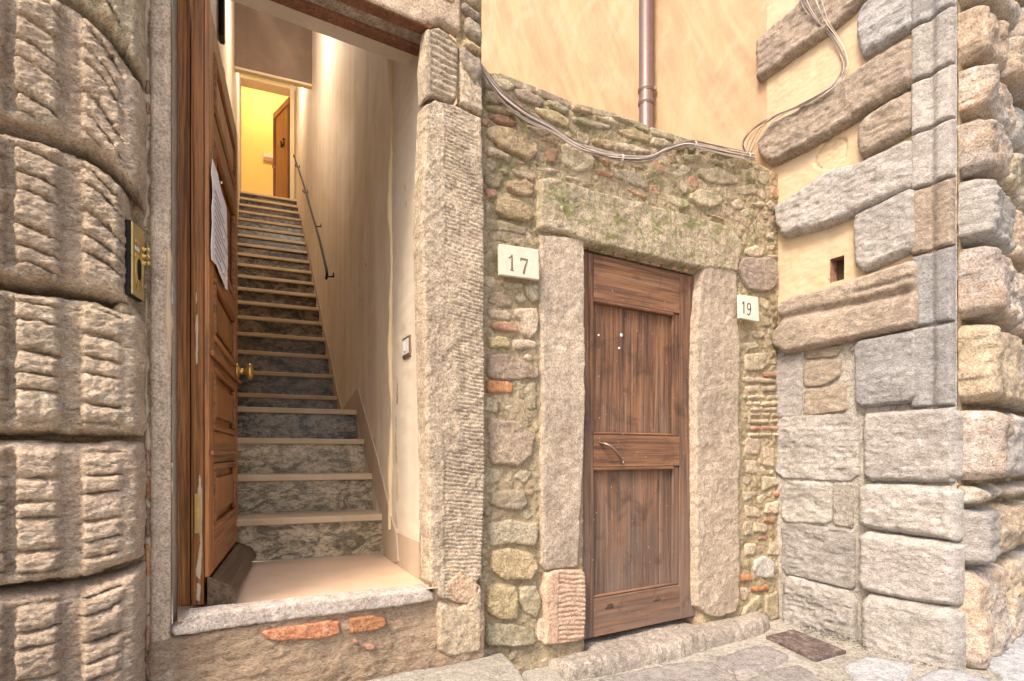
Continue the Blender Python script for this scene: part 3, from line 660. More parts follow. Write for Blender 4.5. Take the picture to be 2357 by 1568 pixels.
# letter plate on the yellow wall
lb = new_root('letter_box', 'small brass letter plate fixed on the yellow wall beside the upstairs brown door', 'letter box', tuple(z3(rr[1]+bk, 0)))
def letterbox():
    def onB(x):
        uu = (x-CX)/F; o = rr[1]+bk; A = np.array([[dE[0], -uu], [dE[1], -1.]]); t, Y = np.linalg.solve(A, -o); return o+dE*t, Y
    pa, Ya = onB(605); pb, Yb = onB(640); za = (HY-352)/F*Ya; zb = (HY-374)/F*Ya
    d = np.array([*(pb-pa), 0]); n3 = -np.array([*nE, 0])
    box('backplate', np.array([*pa, zb]), d, n3*.02, [0, 0, za-zb], 'brassd', lb, .004)
    box('slot_frame', np.array([*pa, zb+(za-zb)*.55])+n3*.021+d*.05, d*.9, n3*.012, [0, 0, (za-zb)*.35], 'wbox', lb, .002)
    box('flap', np.array([*pa, zb+(za-zb)*.12])+n3*.021+d*.05, d*.9, n3*.015, [0, 0, (za-zb)*.33], 'handle', lb, .003)
letterbox()

# staircase
stp = rw(2.9); stair = new_root('staircase', 'steep staircase of dark marble risers and beige treads inside the open doorway', 'staircase', (stp[0]-.4, stp[1], -.51))
lev = [(-.307, 2.85), (-.109, 3.08), (.088, 3.31), (.28, 3.55)]+[(.453+.205*k, 4.38+.248*k) for k in range(18)]
prev = -.51; e = np.array([cos(STR), sin(STR), 0]); inw = np.array([-sin(STR), cos(STR), 0])
for k, (z, Y) in enumerate(lev):
    a = rw(Y)+np.array([.012, 0]); b = tread_left(rw(Y)); Yn = lev[k+1][1] if k+1 < len(lev) else Y+.25
    an = rw(Yn)+np.array([.012, 0]); bn = tread_left(rw(Yn)); nf = inw*.028
    A3 = np.array([*a, 0]); B3 = np.array([*b, 0]); An = np.array([*an, 0])+inw*.02; Bn = np.array([*bn, 0])+inw*.02
    th = .032; zt = np.array([0, 0, 1.])
    if k == 0:
        wob = [A3-nf-inw*.01, B3-nf+inw*.0]
    V = [A3-nf+zt*(z-th), B3-nf+zt*(z-th), Bn+zt*(z-th), An+zt*(z-th), A3-nf+zt*z, B3-nf+zt*z, Bn+zt*z, An+zt*z]
    Fb = [[0, 1, 2, 3][::-1], [4, 5, 6, 7], [0, 1, 5, 4], [1, 2, 6, 5], [2, 3, 7, 6], [3, 0, 4, 7]]
    t_ = mk('tread', V, Fb, 'tread', stair, smooth=False); bev(t_, .005)
    # riser as a slightly uneven slab
    pl = Plane(22, pt=B3[:2]); L = np.linalg.norm(A3-B3)
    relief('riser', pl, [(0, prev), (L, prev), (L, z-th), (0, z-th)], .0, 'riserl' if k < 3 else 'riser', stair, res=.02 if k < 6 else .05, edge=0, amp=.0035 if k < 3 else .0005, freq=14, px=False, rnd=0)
    prev = z
# handrail
hr = new_root('handrail', 'thin black iron handrail on short brackets climbing the right wall of the staircase', 'handrail', tuple(RWP.w(RWP.px(755, 640, .06)[0], RWP.px(755, 640, .06)[1], 0)))
hp_ = [(676, 358), (688, 392), (702, 436), (716, 486), (730, 532), (742, 580), (752, 625), (751, 642)]
tube('rail', catmull([RWP.w(*RWP.px(x, y, .06), .06) for x, y in hp_], 6), .011, 'black', hr, 8)
for x, y in [(685, 378), (702, 436), (730, 512), (756, 626)]:
    s_, z_ = RWP.px(x-5, y, .06)
    b_ = tube('bracket', catmull([RWP.w(s_, z_, .06), RWP.w(s_, z_-.03, .055), RWP.w(s_, z_-.035, .02), RWP.w(s_, z_-.02, .0)], 5), .006, 'black', hr, 6)
    V, Fc = tube_vf([RWP.w(s_, z_-.02, 0), RWP.w(s_, z_-.02, .006)], .022, 10); mk('rosette', V, Fc, 'black', b_)
# light switch and wall box on the pale reveal
sw = new_root('light_switch', 'metal framed light switch on the pale plaster just inside the doorway', 'light switch', tuple(sk2.w(*sk2.px(939, 800), 0)))
sa_, z1_ = sk2.px(932, 775); sb_, z0_ = sk2.px(946, 825)
s0_, s1_ = min(sa_, sb_), max(sa_, sb_); zc_ = (z1_+z0_)/2
pbox('switch_frame', sk2, s0_-.01, s1_+.01, zc_-.045, zc_+.045, 0, .009, 'handle', sw, .002)
pbox('switch_plate', sk2, s0_, s1_, zc_-.033, zc_+.033, .0095, .013, 'wbox', sw, .002)
pbox('rocker', sk2, (s0_+s1_)/2-.008, (s0_+s1_)/2+.01, zc_-.02, zc_+.02, .0135, .018, 'paper', sw, .002)
kb = new_root('lock_keeper', 'small steel strike plate on the inner edge of the right door jamb', 'strike plate', tuple(FAC.w(S(FAC, 962), .4, -.05)))
sq = Plane(math.degrees(math.atan2(*(pk-pj)[:2][::-1])), pt=pj[:2]); sq.N = -sq.N if sq.N[0] > 0 else sq.N
q0 = np.linalg.norm((pk-pj)[:2])
pbox('keeper_plate', sq, q0-.045, q0+.0, .40, .50, .003, .012, 'handle', kb, .002)
pbox('keeper_lip', sq, q0-.03, q0-.008, .43, .47, .0125, .02, 'black', kb, .002)

# door frame post and open leaf
DV2 = LEAF.S if LEAF.S[1] > 0 else -LEAF.S
X1 = np.array([1., 0, 0]); lz0, lz1 = -.497, 1.50
post0 = p0+DV*.13
ex = FAC.S
def at(x, Y, z=0): return np.array([(x-CX)/F*Y, Y, z])
fr = box('door_frame', at(404, 1.84, -.508), at(439, 1.86)-at(404, 1.84), DV*.06, [0, 0, 2.4], 'wlo', house, .004)
box('rebate_strip', at(431, 1.835, -.50), at(437.5, 1.837)-at(431, 1.835), DV*.02, [0, 0, 2.3], 'wl', fr, .003)
dS = np.array([*DV2[:2], 0.]); dN = LEAF.N
leaf0 = at(469, 1.82, 0); wd = at(469, 1.82)-at(441, 1.815)
door = box('door', leaf0-wd+[0, 0, lz0], wd*1.0, dS*.835, [0, 0, lz1-lz0], 'wl', house, .004, label='open brown varnished panelled door leaf')
def lb_(name, a0, a1, z0, z1, h0, h1, mat, b=.003):      # box on the visible leaf face
    return box(name, leaf0+dS*a0+[0, 0, z0]+dN*h0, dS*(a1-a0), dN*(h1-h0), [0, 0, z1-z0], mat, door, b)
# stiles and rails proud of the panels
W_ = .835
lb_('stile', 0, .10, lz0+.09, lz1, .001, .016, 'wl'); lb_('stile', W_-.11, W_, lz0+.09, lz1, .001, .016, 'wl')
panels = [(-.27, -.03), (.08, .31), (.39, .62), (.69, 1.10), (1.18, 1.40)]
rails = [lz0+.09] + [q for p in panels for q in p] + [lz1]
for i in range(0, len(rails), 2): lb_('rail', .103, W_-.113, rails[i], rails[i+1], .001, .0155, 'wlh')
for i, (z0, z1) in enumerate(panels):
    for (a0_, a1_, y0, y1) in [(.105, W_-.115, z1-.026, z1-.003), (.105, W_-.115, z0+.003, z0+.026), (.105, .128, z0+.028, z1-.028), (W_-.138, W_-.115, z0+.028, z1-.028)]:
        lb_('moulding', a0_, a1_, y0, y1, .001, .022, 'wlh', .007)
    if i < 3 or i == 4: lb_('raised_panel', .17, W_-.18, z0+.055, z1-.055, .001, .016, 'wl', .010)
# nosing rails between
lb_('rail_cap', .0, W_, -.005, .012, .0165, .03, 'wlh', .005); lb_('rail_cap', .0, W_, .325, .345, .0165, .032, 'wlh', .006)
# weather bar
wb0 = leaf0+dN*.0165
Vw = []
prof = [(0, lz0-.002), (.062, lz0-.002), (.078, lz0+.02), (.06, lz0+.052), (.0, lz0+.085)]
for a in (0., .80):
    for h, z in prof: Vw.append(wb0+dS*a+dN*h+np.array([0, 0, z]))
n = 5; Fw = [list(range(5)), list(range(5, 10))[::-1]]+[[i, (i+1) % 5, 5+(i+1) % 5, 5+i] for i in range(5)]
bev(mk('weather_bar', Vw, Fw, 'wdk', door, smooth=False), .006, 3)
# strip wear and lock plates on the near edge
eN = -dS
def eb(name, u0, u1, z0, z1, th, mat): return box(name, leaf0-wd+wd*u0+eN*.001+[0, 0, z0], wd*(u1-u0), eN*th, [0, 0, z1-z0], mat, door, .001)
eb('lock_plate', .25, .75, -.26, -.13, .004, 'brassd'); eb('lock_bolt', .4, .6, -.215, -.175, .007, 'brass')
eb('edge_moulding', 0., .12, lz0+.02, lz1, .006, 'wl')
eb('edge_moulding', .9, 1.0, lz0+.02, lz1, .006, 'wl')
EP = Plane(math.degrees(math.atan2(wd[1], wd[0])), pt=(leaf0-wd)[:2])
wL = np.linalg.norm(wd)
for pts, mt in [([(.25, -.40), (.8, -.42), (.95, -.30), (.85, -.08), (.55, -.05), (.45, -.2), (.65, -.3)], 'scratch'), ([(.3, .28), (.5, .25), (.55, .45), (.4, .58), (.3, .45)], 'scratch'), ([(.3, -.48), (.7, -.49), (.8, -.43), (.4, -.42)], 'scratch')]:
    relief('paint_scar', EP, [(x*wL, z) for x, z in pts], .0022, mt, door, res=.004, edge=.003, base=-.001, amp=.0006, px=False, rnd=2, wob=.006)
# knob
kz = .383; kc = leaf0+dS*(W_-.055)+[0, 0, kz]+dN*.017
def lathe(name, c, ax, prof, mat, parent, n=20):
    ax = ax/np.linalg.norm(ax); a = np.cross(ax, [0, 0, 1.]); a /= np.linalg.norm(a); b = np.cross(ax, a); V = []; Fc = []
    for (t, r) in prof:
        for k in range(n): V.append(c+ax*t+r*(cos(2*pi*k/n)*a+sin(2*pi*k/n)*b))
    for i in range(len(prof)-1):
        for k in range(n): Fc.append([i*n+k, i*n+(k+1) % n, (i+1)*n+(k+1) % n, (i+1)*n+k])
    return mk(name, V, Fc, mat, parent)
kn = lathe('door_knob', kc, dN, [(0, .0), (0, .034), (.006, .034), (.010, .022), (.016, .014), (.028, .011), (.038, .014), (.042, .022), (.047, .033), (.054, .0385), (.062, .036), (.068, .026), (.0715, .012), (.072, .0)], 'brass', door)
# paper notice pinned on the leaf
no = new_root('paper_notice', 'torn white paper notice with printed lines pinned to the open panelled door', 'notice', tuple(leaf0+dS*.45+[0, 0, .6]+dN*.03))
LFP = Plane(math.degrees(math.atan2(dS[1], dS[0])), pt=leaf0[:2]); LFP.N = dN
ppts = [(489, 366), (500, 400), (510, 440), (521, 478), (523, 540), (523, 600), (524, 668), (519, 664), (509, 640), (498, 610), (488, 598), (486, 560), (489, 520), (487, 480), (490, 440), (487, 400)]
def panel_back(): pass
pn = relief('sheet', LFP, ppts, .027, 'paper', no, res=.012, edge=0, amp=.003, freq=9, rnd=0, off=.027)
sol = pn.modifiers.new('thickness', 'SOLIDIFY'); sol.thickness = .0015
for i in range(11):
    x0 = 491; y0 = 432+i*15
    a_ = LFP.px(x0+1, y0, .0305); b_ = LFP.px(x0+22, y0+26-i*.8, .0305)
    zmid = a_[1]; s_0 = a_[0]+.02; s_1 = min(a_[0]+.16+.09*((i*7) % 3), .60)
    pbox('print_line', LFP, s_0, s_1, zmid-.0016, zmid+.0016, .0312, .0322, 'print', no, 0)
for x, y in [(508, 420), (520, 640), (511, 625), (512, 545)]:
    s_, z_ = LFP.px(x, y, .03); lathe('pin', LFP.w(s_, z_, .031), dN, [(0, .005), (.004, .004), (.005, 0)], 'dot', no, 8)
for i, (x, y, a_, b_) in enumerate([(902, 1010, .012, .11), (906, 1120, .016, .09), (905, 905, .010, .06), (903, 1200, .012, .05)]):
    s_, z_ = sk2.px(x+9, y, .002); relief('chipped_plaster', sk2, [(s_-a_, z_-b_), (s_+a_*.6, z_-b_*.8), (s_+a_, z_), (s_+a_*.3, z_+b_), (s_-a_, z_+b_*.7)], .0035, 'cplast' if i % 2 else 'rub_ochre', house, res=.004, edge=.002, base=.0005, amp=.001, px=False, rnd=1, wob=.01)
for x, y in [(828, 655), (835, 690), (933, 430), (936, 470), (842, 610)]:
    s_, z_ = RWP.px(x, y, .002) if x < 900 else sk2.px(x, y, .002); pl_ = RWP if x < 900 else sk2
    relief('scuff', pl_, [(s_-.006, z_-.012), (s_+.005, z_-.008), (s_+.007, z_+.012), (s_-.003, z_+.014)], .006, 'skirt', house, res=.004, edge=.002, base=.001, amp=.0005, px=False, rnd=1, wob=.004)
# things on the left stair wall, above the door
ub = new_root('wall_cabinet', 'white painted cabinet on the left hall wall above the open door', 'cabinet', tuple(LWP.w(LWP.px(480, 100)[0], 1.4, 0)))
def sY(Y): return (lw(Y)-LWP.O[:2])@LWP.S[:2]
c0_, c1_ = sorted((sY(1.95), sY(2.86)))
pbox('cabinet_body', LWP, c0_, c1_, 1.2, 3.1, .0, .016, 'wbox', ub, .004)
pbox('cabinet_door', LWP, c0_+.02, c1_-.02, 1.25, 3.05, .0165, .022, 'paper', ub, .003)
pbox('blue_mark', LWP, min(sY(2.42), sY(2.52)), max(sY(2.42), sY(2.52)), 1.80, 1.92, .0225, .0235, 'blue', ub, 0)
ib = new_root('meter_box', 'black and clear meter box fixed high on the left hall wall', 'meter', tuple(LWP.w(sY(2.97), 2.3, 0)))
m0, m1 = sorted((sY(2.9), sY(3.0))); pbox('back_box', LWP, m0, m1, 2.24, 2.8, 0, .025, 'wbox', ib, .004); pbox('front_box', LWP, m0+.01, m1-.01, 2.22, 2.85, .0255, .055, 'blackp', ib, .01)
bh = new_root('wall_lamp', 'black rounded wall lamp on the left hall wall beside the door top', 'wall lamp', tuple(LWP.w(sY(3.0), 2.0, 0)))
lathe('lamp_body', LWP.w(sY(3.0), 2.05, 0), LWP.N, [(0, .075), (.015, .085), (.035, .075), (.05, .045), (.055, .02), (.056, 0)], 'blackp', bh, 20)
lathe('lamp_collar', LWP.w(sY(3.0), 2.05, .0), LWP.N, [(0, .092), (.008, .092), (.01, .085)], 'black', bh, 20)

# brass bell plate on the side of the rusticated block
bpl = Plane(103, pt=tuple(FAC.w(S(FAC, 330)+.004, 0, .014)[:2])); bpl.N = -bpl.N if bpl.N[0] < 0 else bpl.N
bell = new_root('doorbell_plate', 'engraved brass doorbell plate with three bell pushes beside the left door jamb', 'doorbell', tuple(bpl.w(-.05, .4, 0)))
zt = (HY-525)/F*1.62; zb_ = (HY-692)/F*1.62
pbox('back_plate', bpl, -.100, -.020, zb_+.0, zt, -.012, .0, 'black', bell, .002)
plate = pbox('face_plate', bpl, -.098, -.018, zb_+.003, zt-.003, .0005, .007, 'brassd', bell, .003)
for i in range(3):
    z_ = zb_+(zt-zb_)*(.72-.095*i)
    lathe('bell_push', bpl.w(-.032, z_, .0075), bpl.N, [(0, .008), (.004, .008), (.005, .005), (.012, .0055), (.015, .007), (.018, .006), (.019, 0)], 'brass', bell, 12)
    pbox('name_tag', bpl, -.088, -.060, z_+.0, z_+.012, .0075, .0095, 'wbox' if i == 1 else 'brass', bell, .001)
for rr_ in (.042, .034, .027):
    pth = [bpl.w(-.058+rr_*.62*cos(t), zb_+.085+rr_*1.5*sin(t), .008) for t in np.linspace(0, 2*pi, 25)]
    V, Fc = tube_vf(pth, .0012, 4, False); mk('engraved_ring', V, Fc, 'brass', bell)
for i in range(7):
    pbox('grille_slot', bpl, -.076+i*.006, -.0735+i*.006, zb_+.055, zb_+.115, .0072, .0085, 'black', bell, 0)
# broken render lump under the bell plate
relief('render_lump', FAC, [(250, 690), (285, 662), (305, 690), (318, 715), (314, 745), (290, 755), (262, 735), (245, 712)], .125, 'jambl', house, res=.008, edge=.045, base=.01, amp=.010, freq=9, rnd=0, off=.10, cham=True)
# ================================================================== garden wall with door 19
gw = new_root('garden_wall', 'mossy rubble stone garden wall with bricks and a stone door surround between the two buildings', 'wall', tuple(BW.w(S(BW, 1500), GZ)))
top = zA([(35, 150), (60, 172), (130, 172), (300, 238), (440, 290), (590, 345), (710, 402), (890, 452), (1060, 492), (1200, 552), (1300, 585), (1480, 630), (1660, 705), (1800, 745), (1940, 785), (2100, 842), (2180, 880)])
topS = [BW.px(x, y) for x, y in top]
sW0 = S(BW, 1100); sW1 = S(BW, 1812); sD0 = S(BW, 1350); sD1 = S(BW, 1602)
zD1 = BW.px(1352, 572)[1]
zD0 = BW.px(1352, 1475)[1]
front = [(sW0, -1.0), (sD0-.02, -1.0), (sD0-.02, zD1+.01), (sD1+.02, zD1+.01), (sD1+.02, -1.0), (sW1, -1.0), (sW1, topS[-1][1]-.02)]+topS[::-1]+[(sW0, topS[0][1])]
def mort_h(s, z, d):
    P = np.c_[s, z, np.zeros(len(s))]
    return .008*fbm(P, 7, 3, 77)+.008*fbm(P, 24, 4, 78, .6, True)
relief('mortar_face', BW, front, .009, 'mortar', gw, res=.0075, edge=.02, base=-.02, amp=.006, freq=45, rnd=0, px=False, hfun=mort_h)
prism('wall_core', BW, [(sW0, -1.0), (sD0-.005, -1.0), (sD0-.005, zD1), (sD1+.005, zD1), (sD1+.005, -1.0), (sW1, -1.0), (sW1, topS[-1][1]-.035)]+[(s, z-.03) for s, z in topS[::-1]]+[(sW0, topS[0][1]-.03)], -.32, -.012, 'mortar', gw)
ST = []
def add(z, lst): ST.extend((z(p), m, k) for p, m, k in lst)
g, o, p_, b = 'rub_grey', 'rub_ochre', 'rub_pale', 'brick'
add(zA, [
 ([(50, 200), (130, 172), (260, 240), (285, 300), (200, 312), (120, 300), (50, 275)], g, .03), ([(52, 290), (150, 312), (260, 350), (290, 400), (180, 405), (52, 385)], g, .03),
 ([(290, 285), (380, 290), (470, 340), (512, 390), (470, 432), (350, 392), (285, 340)], g, .03), ([(530, 358), (620, 388), (712, 450), (690, 492), (600, 462), (535, 412)], g, .035),
 ([(718, 402), (800, 420), (892, 460), (870, 482), (790, 482), (718, 450)], o, .03), ([(440, 428), (600, 450), (690, 520), (705, 585), (660, 590), (560, 540), (450, 480)], o, .03),
 ([(300, 455), (440, 472), (540, 560), (500, 582), (380, 532), (305, 495)], o, .03), ([(55, 402), (180, 412), (290, 470), (300, 502), (180, 480), (55, 445)], o, .028),
 ([(88, 482), (190, 476), (312, 540), (290, 578), (190, 562), (92, 518)], b, .03), ([(718, 492), (850, 508), (1022, 570), (1010, 602), (880, 592), (725, 542)], g, .035),
 ([(888, 486), (1000, 500), (1100, 552), (1080, 592), (1020, 562), (895, 520)], g, .035), ([(975, 470), (1080, 490), (1205, 550), (1195, 570), (1080, 532)], g, .04),
 ([(1060, 595), (1220, 588), (1322, 650), (1302, 702), (1200, 682), (1090, 642)], o, .025), ([(1340, 650), (1450, 680), (1492, 730), (1400, 742), (1328, 712)], g, .025),
 ([(52, 590), (110, 562), (250, 588), (380, 640), (450, 710), (465, 800), (400, 832), (280, 802), (170, 735), (60, 650)], o, .035),
 ([(48, 732), (110, 732), (252, 792), (250, 847), (150, 812), (52, 788)], p_, .035), ([(478, 652), (560, 672), (632, 700), (610, 722), (540, 702), (478, 672)], b, .03),
 ([(535, 600), (642, 648), (620, 672), (555, 642)], 'orange', .02), ([(528, 737), (612, 745), (612, 800), (592, 862), (530, 842), (518, 790)], b, .03),
 ([(268, 817), (380, 840), (380, 872), (300, 867)], b, .015), ([(640, 702), (720, 690), (850, 760), (905, 830), (880, 905), (760, 925), (635, 855)], p_, .02),
 ([(370, 562), (520, 580), (562, 640), (500, 662), (420, 622)], g, .02), ([(878, 662), (1000, 670), (1052, 720), (1020, 752), (920, 732), (878, 702)], o, .025),
 ([(1058, 702), (1180, 700), (1332, 760), (1310, 792), (1160, 782), (1060, 752)], p_, .03), ([(938, 802), (1010, 820), (1022, 890), (958, 852)], b, .012),
 ([(905, 900), (960, 895), (1042, 940), (1030, 972), (928, 942)], b, .028), ([(1048, 902), (1150, 900), (1262, 950), (1305, 1030), (1290, 1062), (1180, 1032), (1058, 972)], p_, .028),
 ([(1128, 1042), (1200, 1058), (1302, 1100), (1302, 1142), (1200, 1112)], b, .022), ([(1308, 1012), (1380, 1010), (1392, 1100), (1340, 1132), (1308, 1072)], b, .022),
 ([(248, 892), (380, 910), (452, 960), (430, 1002), (300, 962)], g, .022), ([(50, 932), (170, 930), (190, 980), (182, 1052), (120, 1052), (50, 1012)], g, .03),
 ([(218, 987), (370, 985), (432, 1030), (427, 1102), (370, 1122), (250, 1082), (213, 1042)], o, .04), ([(50, 1042), (140, 1060), (152, 1112), (90, 1122), (50, 1092)], b, .02),
 ([(138, 1142), (200, 1112), (300, 1120), (392, 1180), (442, 1282), (360, 1312), (230, 1282), (128, 1232)], o, .045), ([(50, 1142), (95, 1150), (112, 1232), (55, 1252)], p_, .02),
 ([(58, 1262), (180, 1290), (372, 1340), (385, 1425), (250, 1392), (58, 1372)], g, .02), ([(1148, 852), (1270, 880), (1282, 907), (1200, 892)], o, .018),
 ([(1622, 1092), (1700, 1050), (1800, 1062), (1872, 1120), (1872, 1180), (1780, 1202), (1680, 1182), (1620, 1132)], p_, .035), ([(1678, 902), (1850, 880), (1982, 960), (1992, 1012), (1870, 1032), (1760, 1002), (1678, 952)], g, .035),
 ([(1928, 1152), (2000, 1120), (2052, 1160), (2040, 1212), (1958, 1222)], p_, .025), ([(1988, 1212), (2080, 1200), (2082, 1262), (2030, 1282)], p_, .02),
 ([(2085, 1150), (2200, 1150), (2205, 1190), (2108, 1182)], p_, .02), ([(1738, 1242), (1850, 1250), (1922, 1300), (1850, 1292)], b, .02),
 ([(1478, 922), (1580, 870), (1642, 900), (1600, 962), (1508, 982)], p_, .02), ([(1448, 1092), (1600, 1130), (1642, 1190), (1560, 1212), (1458, 1162)], g, .02),
 ([(438, 882), (580, 880), (642, 920), (560, 942), (458, 922)], g, .015), ([(1560, 780), (1700, 790), (1720, 840), (1600, 850)], g, .02), ([(1750, 800), (1900, 850), (1880, 880), (1760, 850)], g, .02),
 ([(2000, 900), (2120, 880), (2140, 980), (2040, 1000)], g, .015), ([(1960, 1030), (2120, 1010), (2150, 1090), (2010, 1110)], g, .015), ([(640, 945), (800, 960), (980, 1040), (850, 1025), (700, 990)], g, .012)])
add(zB, [
 ([(1890, 182), (1960, 163), (2032, 190), (2010, 247), (1940, 252), (1883, 227)], p_, .03), ([(2042, 170), (2100, 152), (2118, 200), (2050, 205)], p_, .02), ([(2042, 225), (2125, 230), (2125, 262), (2050, 255)], p_, .02),
 ([(1832, 290), (1880, 250), (2080, 255), (2110, 290), (2115, 430), (2080, 482), (1990, 502), (1900, 482), (1852, 400), (1820, 340)], 'quoint', .045),
 ([(1908, 760), (2010, 760), (2037, 810), (1990, 832), (1920, 802)], p_, .025), ([(1872, 770), (1905, 780), (1900, 822), (1872, 820)], g, .02), ([(1878, 852), (1960, 840), (1992, 890), (1900, 917)], p_, .025),
 ([(1888, 932), (2050, 920), (2075, 1000), (2015, 1050), (1900, 1062)], p_, .025), ([(2062, 960), (2112, 960), (2117, 1022), (2070, 1012)], p_, .02), ([(1872, 1085), (2000, 1100), (2112, 1115), (2112, 1142), (1880, 1137)], p_, .025),
 ([(2022, 1062), (2110, 1050), (2117, 1098), (2030, 1100)], b, .02), ([(1898, 1162), (1992, 1150), (1992, 1202), (1908, 1212)], p_, .022), ([(2008, 1160), (2112, 1150), (2117, 1202), (2018, 1207)], p_, .022),
 ([(1872, 500), (1990, 700), (1985, 705), (1872, 690)], g, .005), ([(1995, 520), (2070, 560), (2050, 640), (2000, 600)], p_, .02), ([(1990, 640), (2060, 670), (2080, 740), (2010, 740)], p_, .025),
 ([(78, 482), (180, 500), (252, 560), (240, 612), (160, 622), (73, 572)], g, .025), ([(328, 432), (430, 440), (435, 562), (380, 562), (348, 502)], p_, .02), ([(66, 602), (200, 618), (242, 660), (220, 700), (68, 692)], g, .018),
 ([(88, 707), (220, 700), (292, 740), (292, 792), (180, 782), (88, 757)], b, .035), ([(262, 602), (420, 600), (427, 700), (430, 780), (360, 832), (308, 790), (298, 700), (258, 660)], p_, .03),
 ([(68, 812), (200, 810), (237, 850), (232, 900), (78, 897)], o, .035), ([(248, 837), (380, 830), (422, 860), (400, 902), (258, 902)], p_, .03),
 ([(62, 932), (200, 930), (330, 990), (432, 1030), (432, 1112), (240, 1132), (66, 1102)], g, .035), ([(62, 1117), (200, 1110), (262, 1150), (250, 1217), (66, 1202)], 'orange', .02),
 ([(270, 1130), (430, 1120), (422, 1322), (360, 1332), (288, 1222)], g, .018), ([(70, 20), (380, 55), (400, 110), (425, 180), (160, 150), (75, 120)], g, .012), ([(66, 160), (148, 170), (148, 370), (80, 345), (62, 240)], g, .008),
 ([(170, 420), (330, 430), (345, 470), (200, 480)], g, .012)])
rows = [(1222, [(1918, 2040), (2050, 2140)]), (1268, [(1908, 2000), (2010, 2148)]), (1308, [(1930, 2012), (2025, 2110)]), (1346, [(1922, 1996), (2005, 2070), (2080, 2150)]), (1394, [(1915, 2062), (2070, 2146)]), (1440, [(1920, 2002), (2012, 2140)]), (1490, [(1915, 1990), (2000, 2080), (2090, 2145)])]
add(zB, [([(x0+random.uniform(-3, 3), y), (x1, y+random.uniform(-3, 3)), (x1, y+34), (x0, y+34+random.uniform(-3, 3))], p_ if random.random() < .8 else b, .026) for y, xs in rows for x0, x1 in xs])
add(zC_, [
 ([(60, -52), (250, -42), (357, 50), (337, 182), (250, 247), (73, 237)], g, .035), ([(73, 402), (180, 380), (292, 390), (317, 470), (270, 522), (150, 512), (73, 482)], g, .035),
 ([(68, 582), (210, 570), (372, 600), (362, 742), (200, 722), (73, 742)], p_, .04), ([(78, 762), (200, 742), (340, 780), (372, 862), (330, 942), (150, 952), (78, 882)], o, .045),
 ([(53, 985), (130, 960), (242, 980), (247, 1192), (130, 1192), (48, 1152)], o, .045), ([(253, 982), (370, 970), (392, 1080), (360, 1182), (290, 1152), (248, 1072)], g, .035),
 ([(43, 1212), (230, 1210), (352, 1250), (352, 1342), (200, 1362), (48, 1352)], g, .045), ([(370, 1172), (440, 1190), (455, 1300), (420, 1352), (363, 1322)], p_, .03),
 ([(1818, 402), (1880, 380), (1887, 422), (1830, 437)], b, .035), ([(1778, 472), (1890, 450), (1897, 532), (1768, 542)], p_, .03), ([(1768, 552), (1842, 555), (1830, 602), (1758, 587)], b, .025),
 ([(1648, 482), (1740, 500), (1742, 562), (1658, 557)], p_, .025), ([(1638, 582), (1690, 580), (1692, 662), (1638, 682)], p_, .025), ([(1698, 582), (1760, 592), (1802, 622), (1770, 662), (1698, 652)], p_, .025),
 ([(1728, 677), (1800, 670), (1792, 702), (1728, 702)], b, .015), ([(1708, 822), (1770, 790), (1832, 840), (1812, 932), (1720, 932), (1698, 882)], 'white', .035),
 ([(1618, 907), (1690, 910), (1697, 952), (1618, 962)], 'orange', .03), ([(1678, 987), (1790, 975), (1792, 1010), (1688, 1022)], 'orange', .03),
 ([(1638, 1112), (1730, 1030), (1747, 1080), (1700, 1162), (1628, 1182)], g, .035), ([(1768, 1042), (1850, 1010), (1852, 1170), (1810, 1202), (1768, 1152)], g, .035), ([(1633, 1192), (1740, 1175), (1742, 1222), (1638, 1242)], g, .035),
 ([(1638, 402), (1690, 400), (1702, 450), (1650, 462)], p_, .02), ([(1748, 302), (1850, 310), (1852, 360), (1758, 402)], p_, .02), ([(1648, 62), (1750, 80), (1732, 182), (1648, 172)], p_, .015),
 ([(1808, 832), (1862, 830), (1862, 902), (1818, 912)], p_, .025), ([(1800, 712), (1880, 720), (1872, 802), (1788, 792)], p_, .02), ([(1650, 720), (1720, 720), (1710, 790), (1650, 800)], p_, .02),
 ([(1650, 200), (1720, 210), (1740, 300), (1660, 290)], p_, .018), ([(1760, 120), (1830, 130), (1830, 260), (1760, 240)], p_, .018), ([(1620, 990), (1665, 985), (1670, 1060), (1630, 1080)], g, .025)])
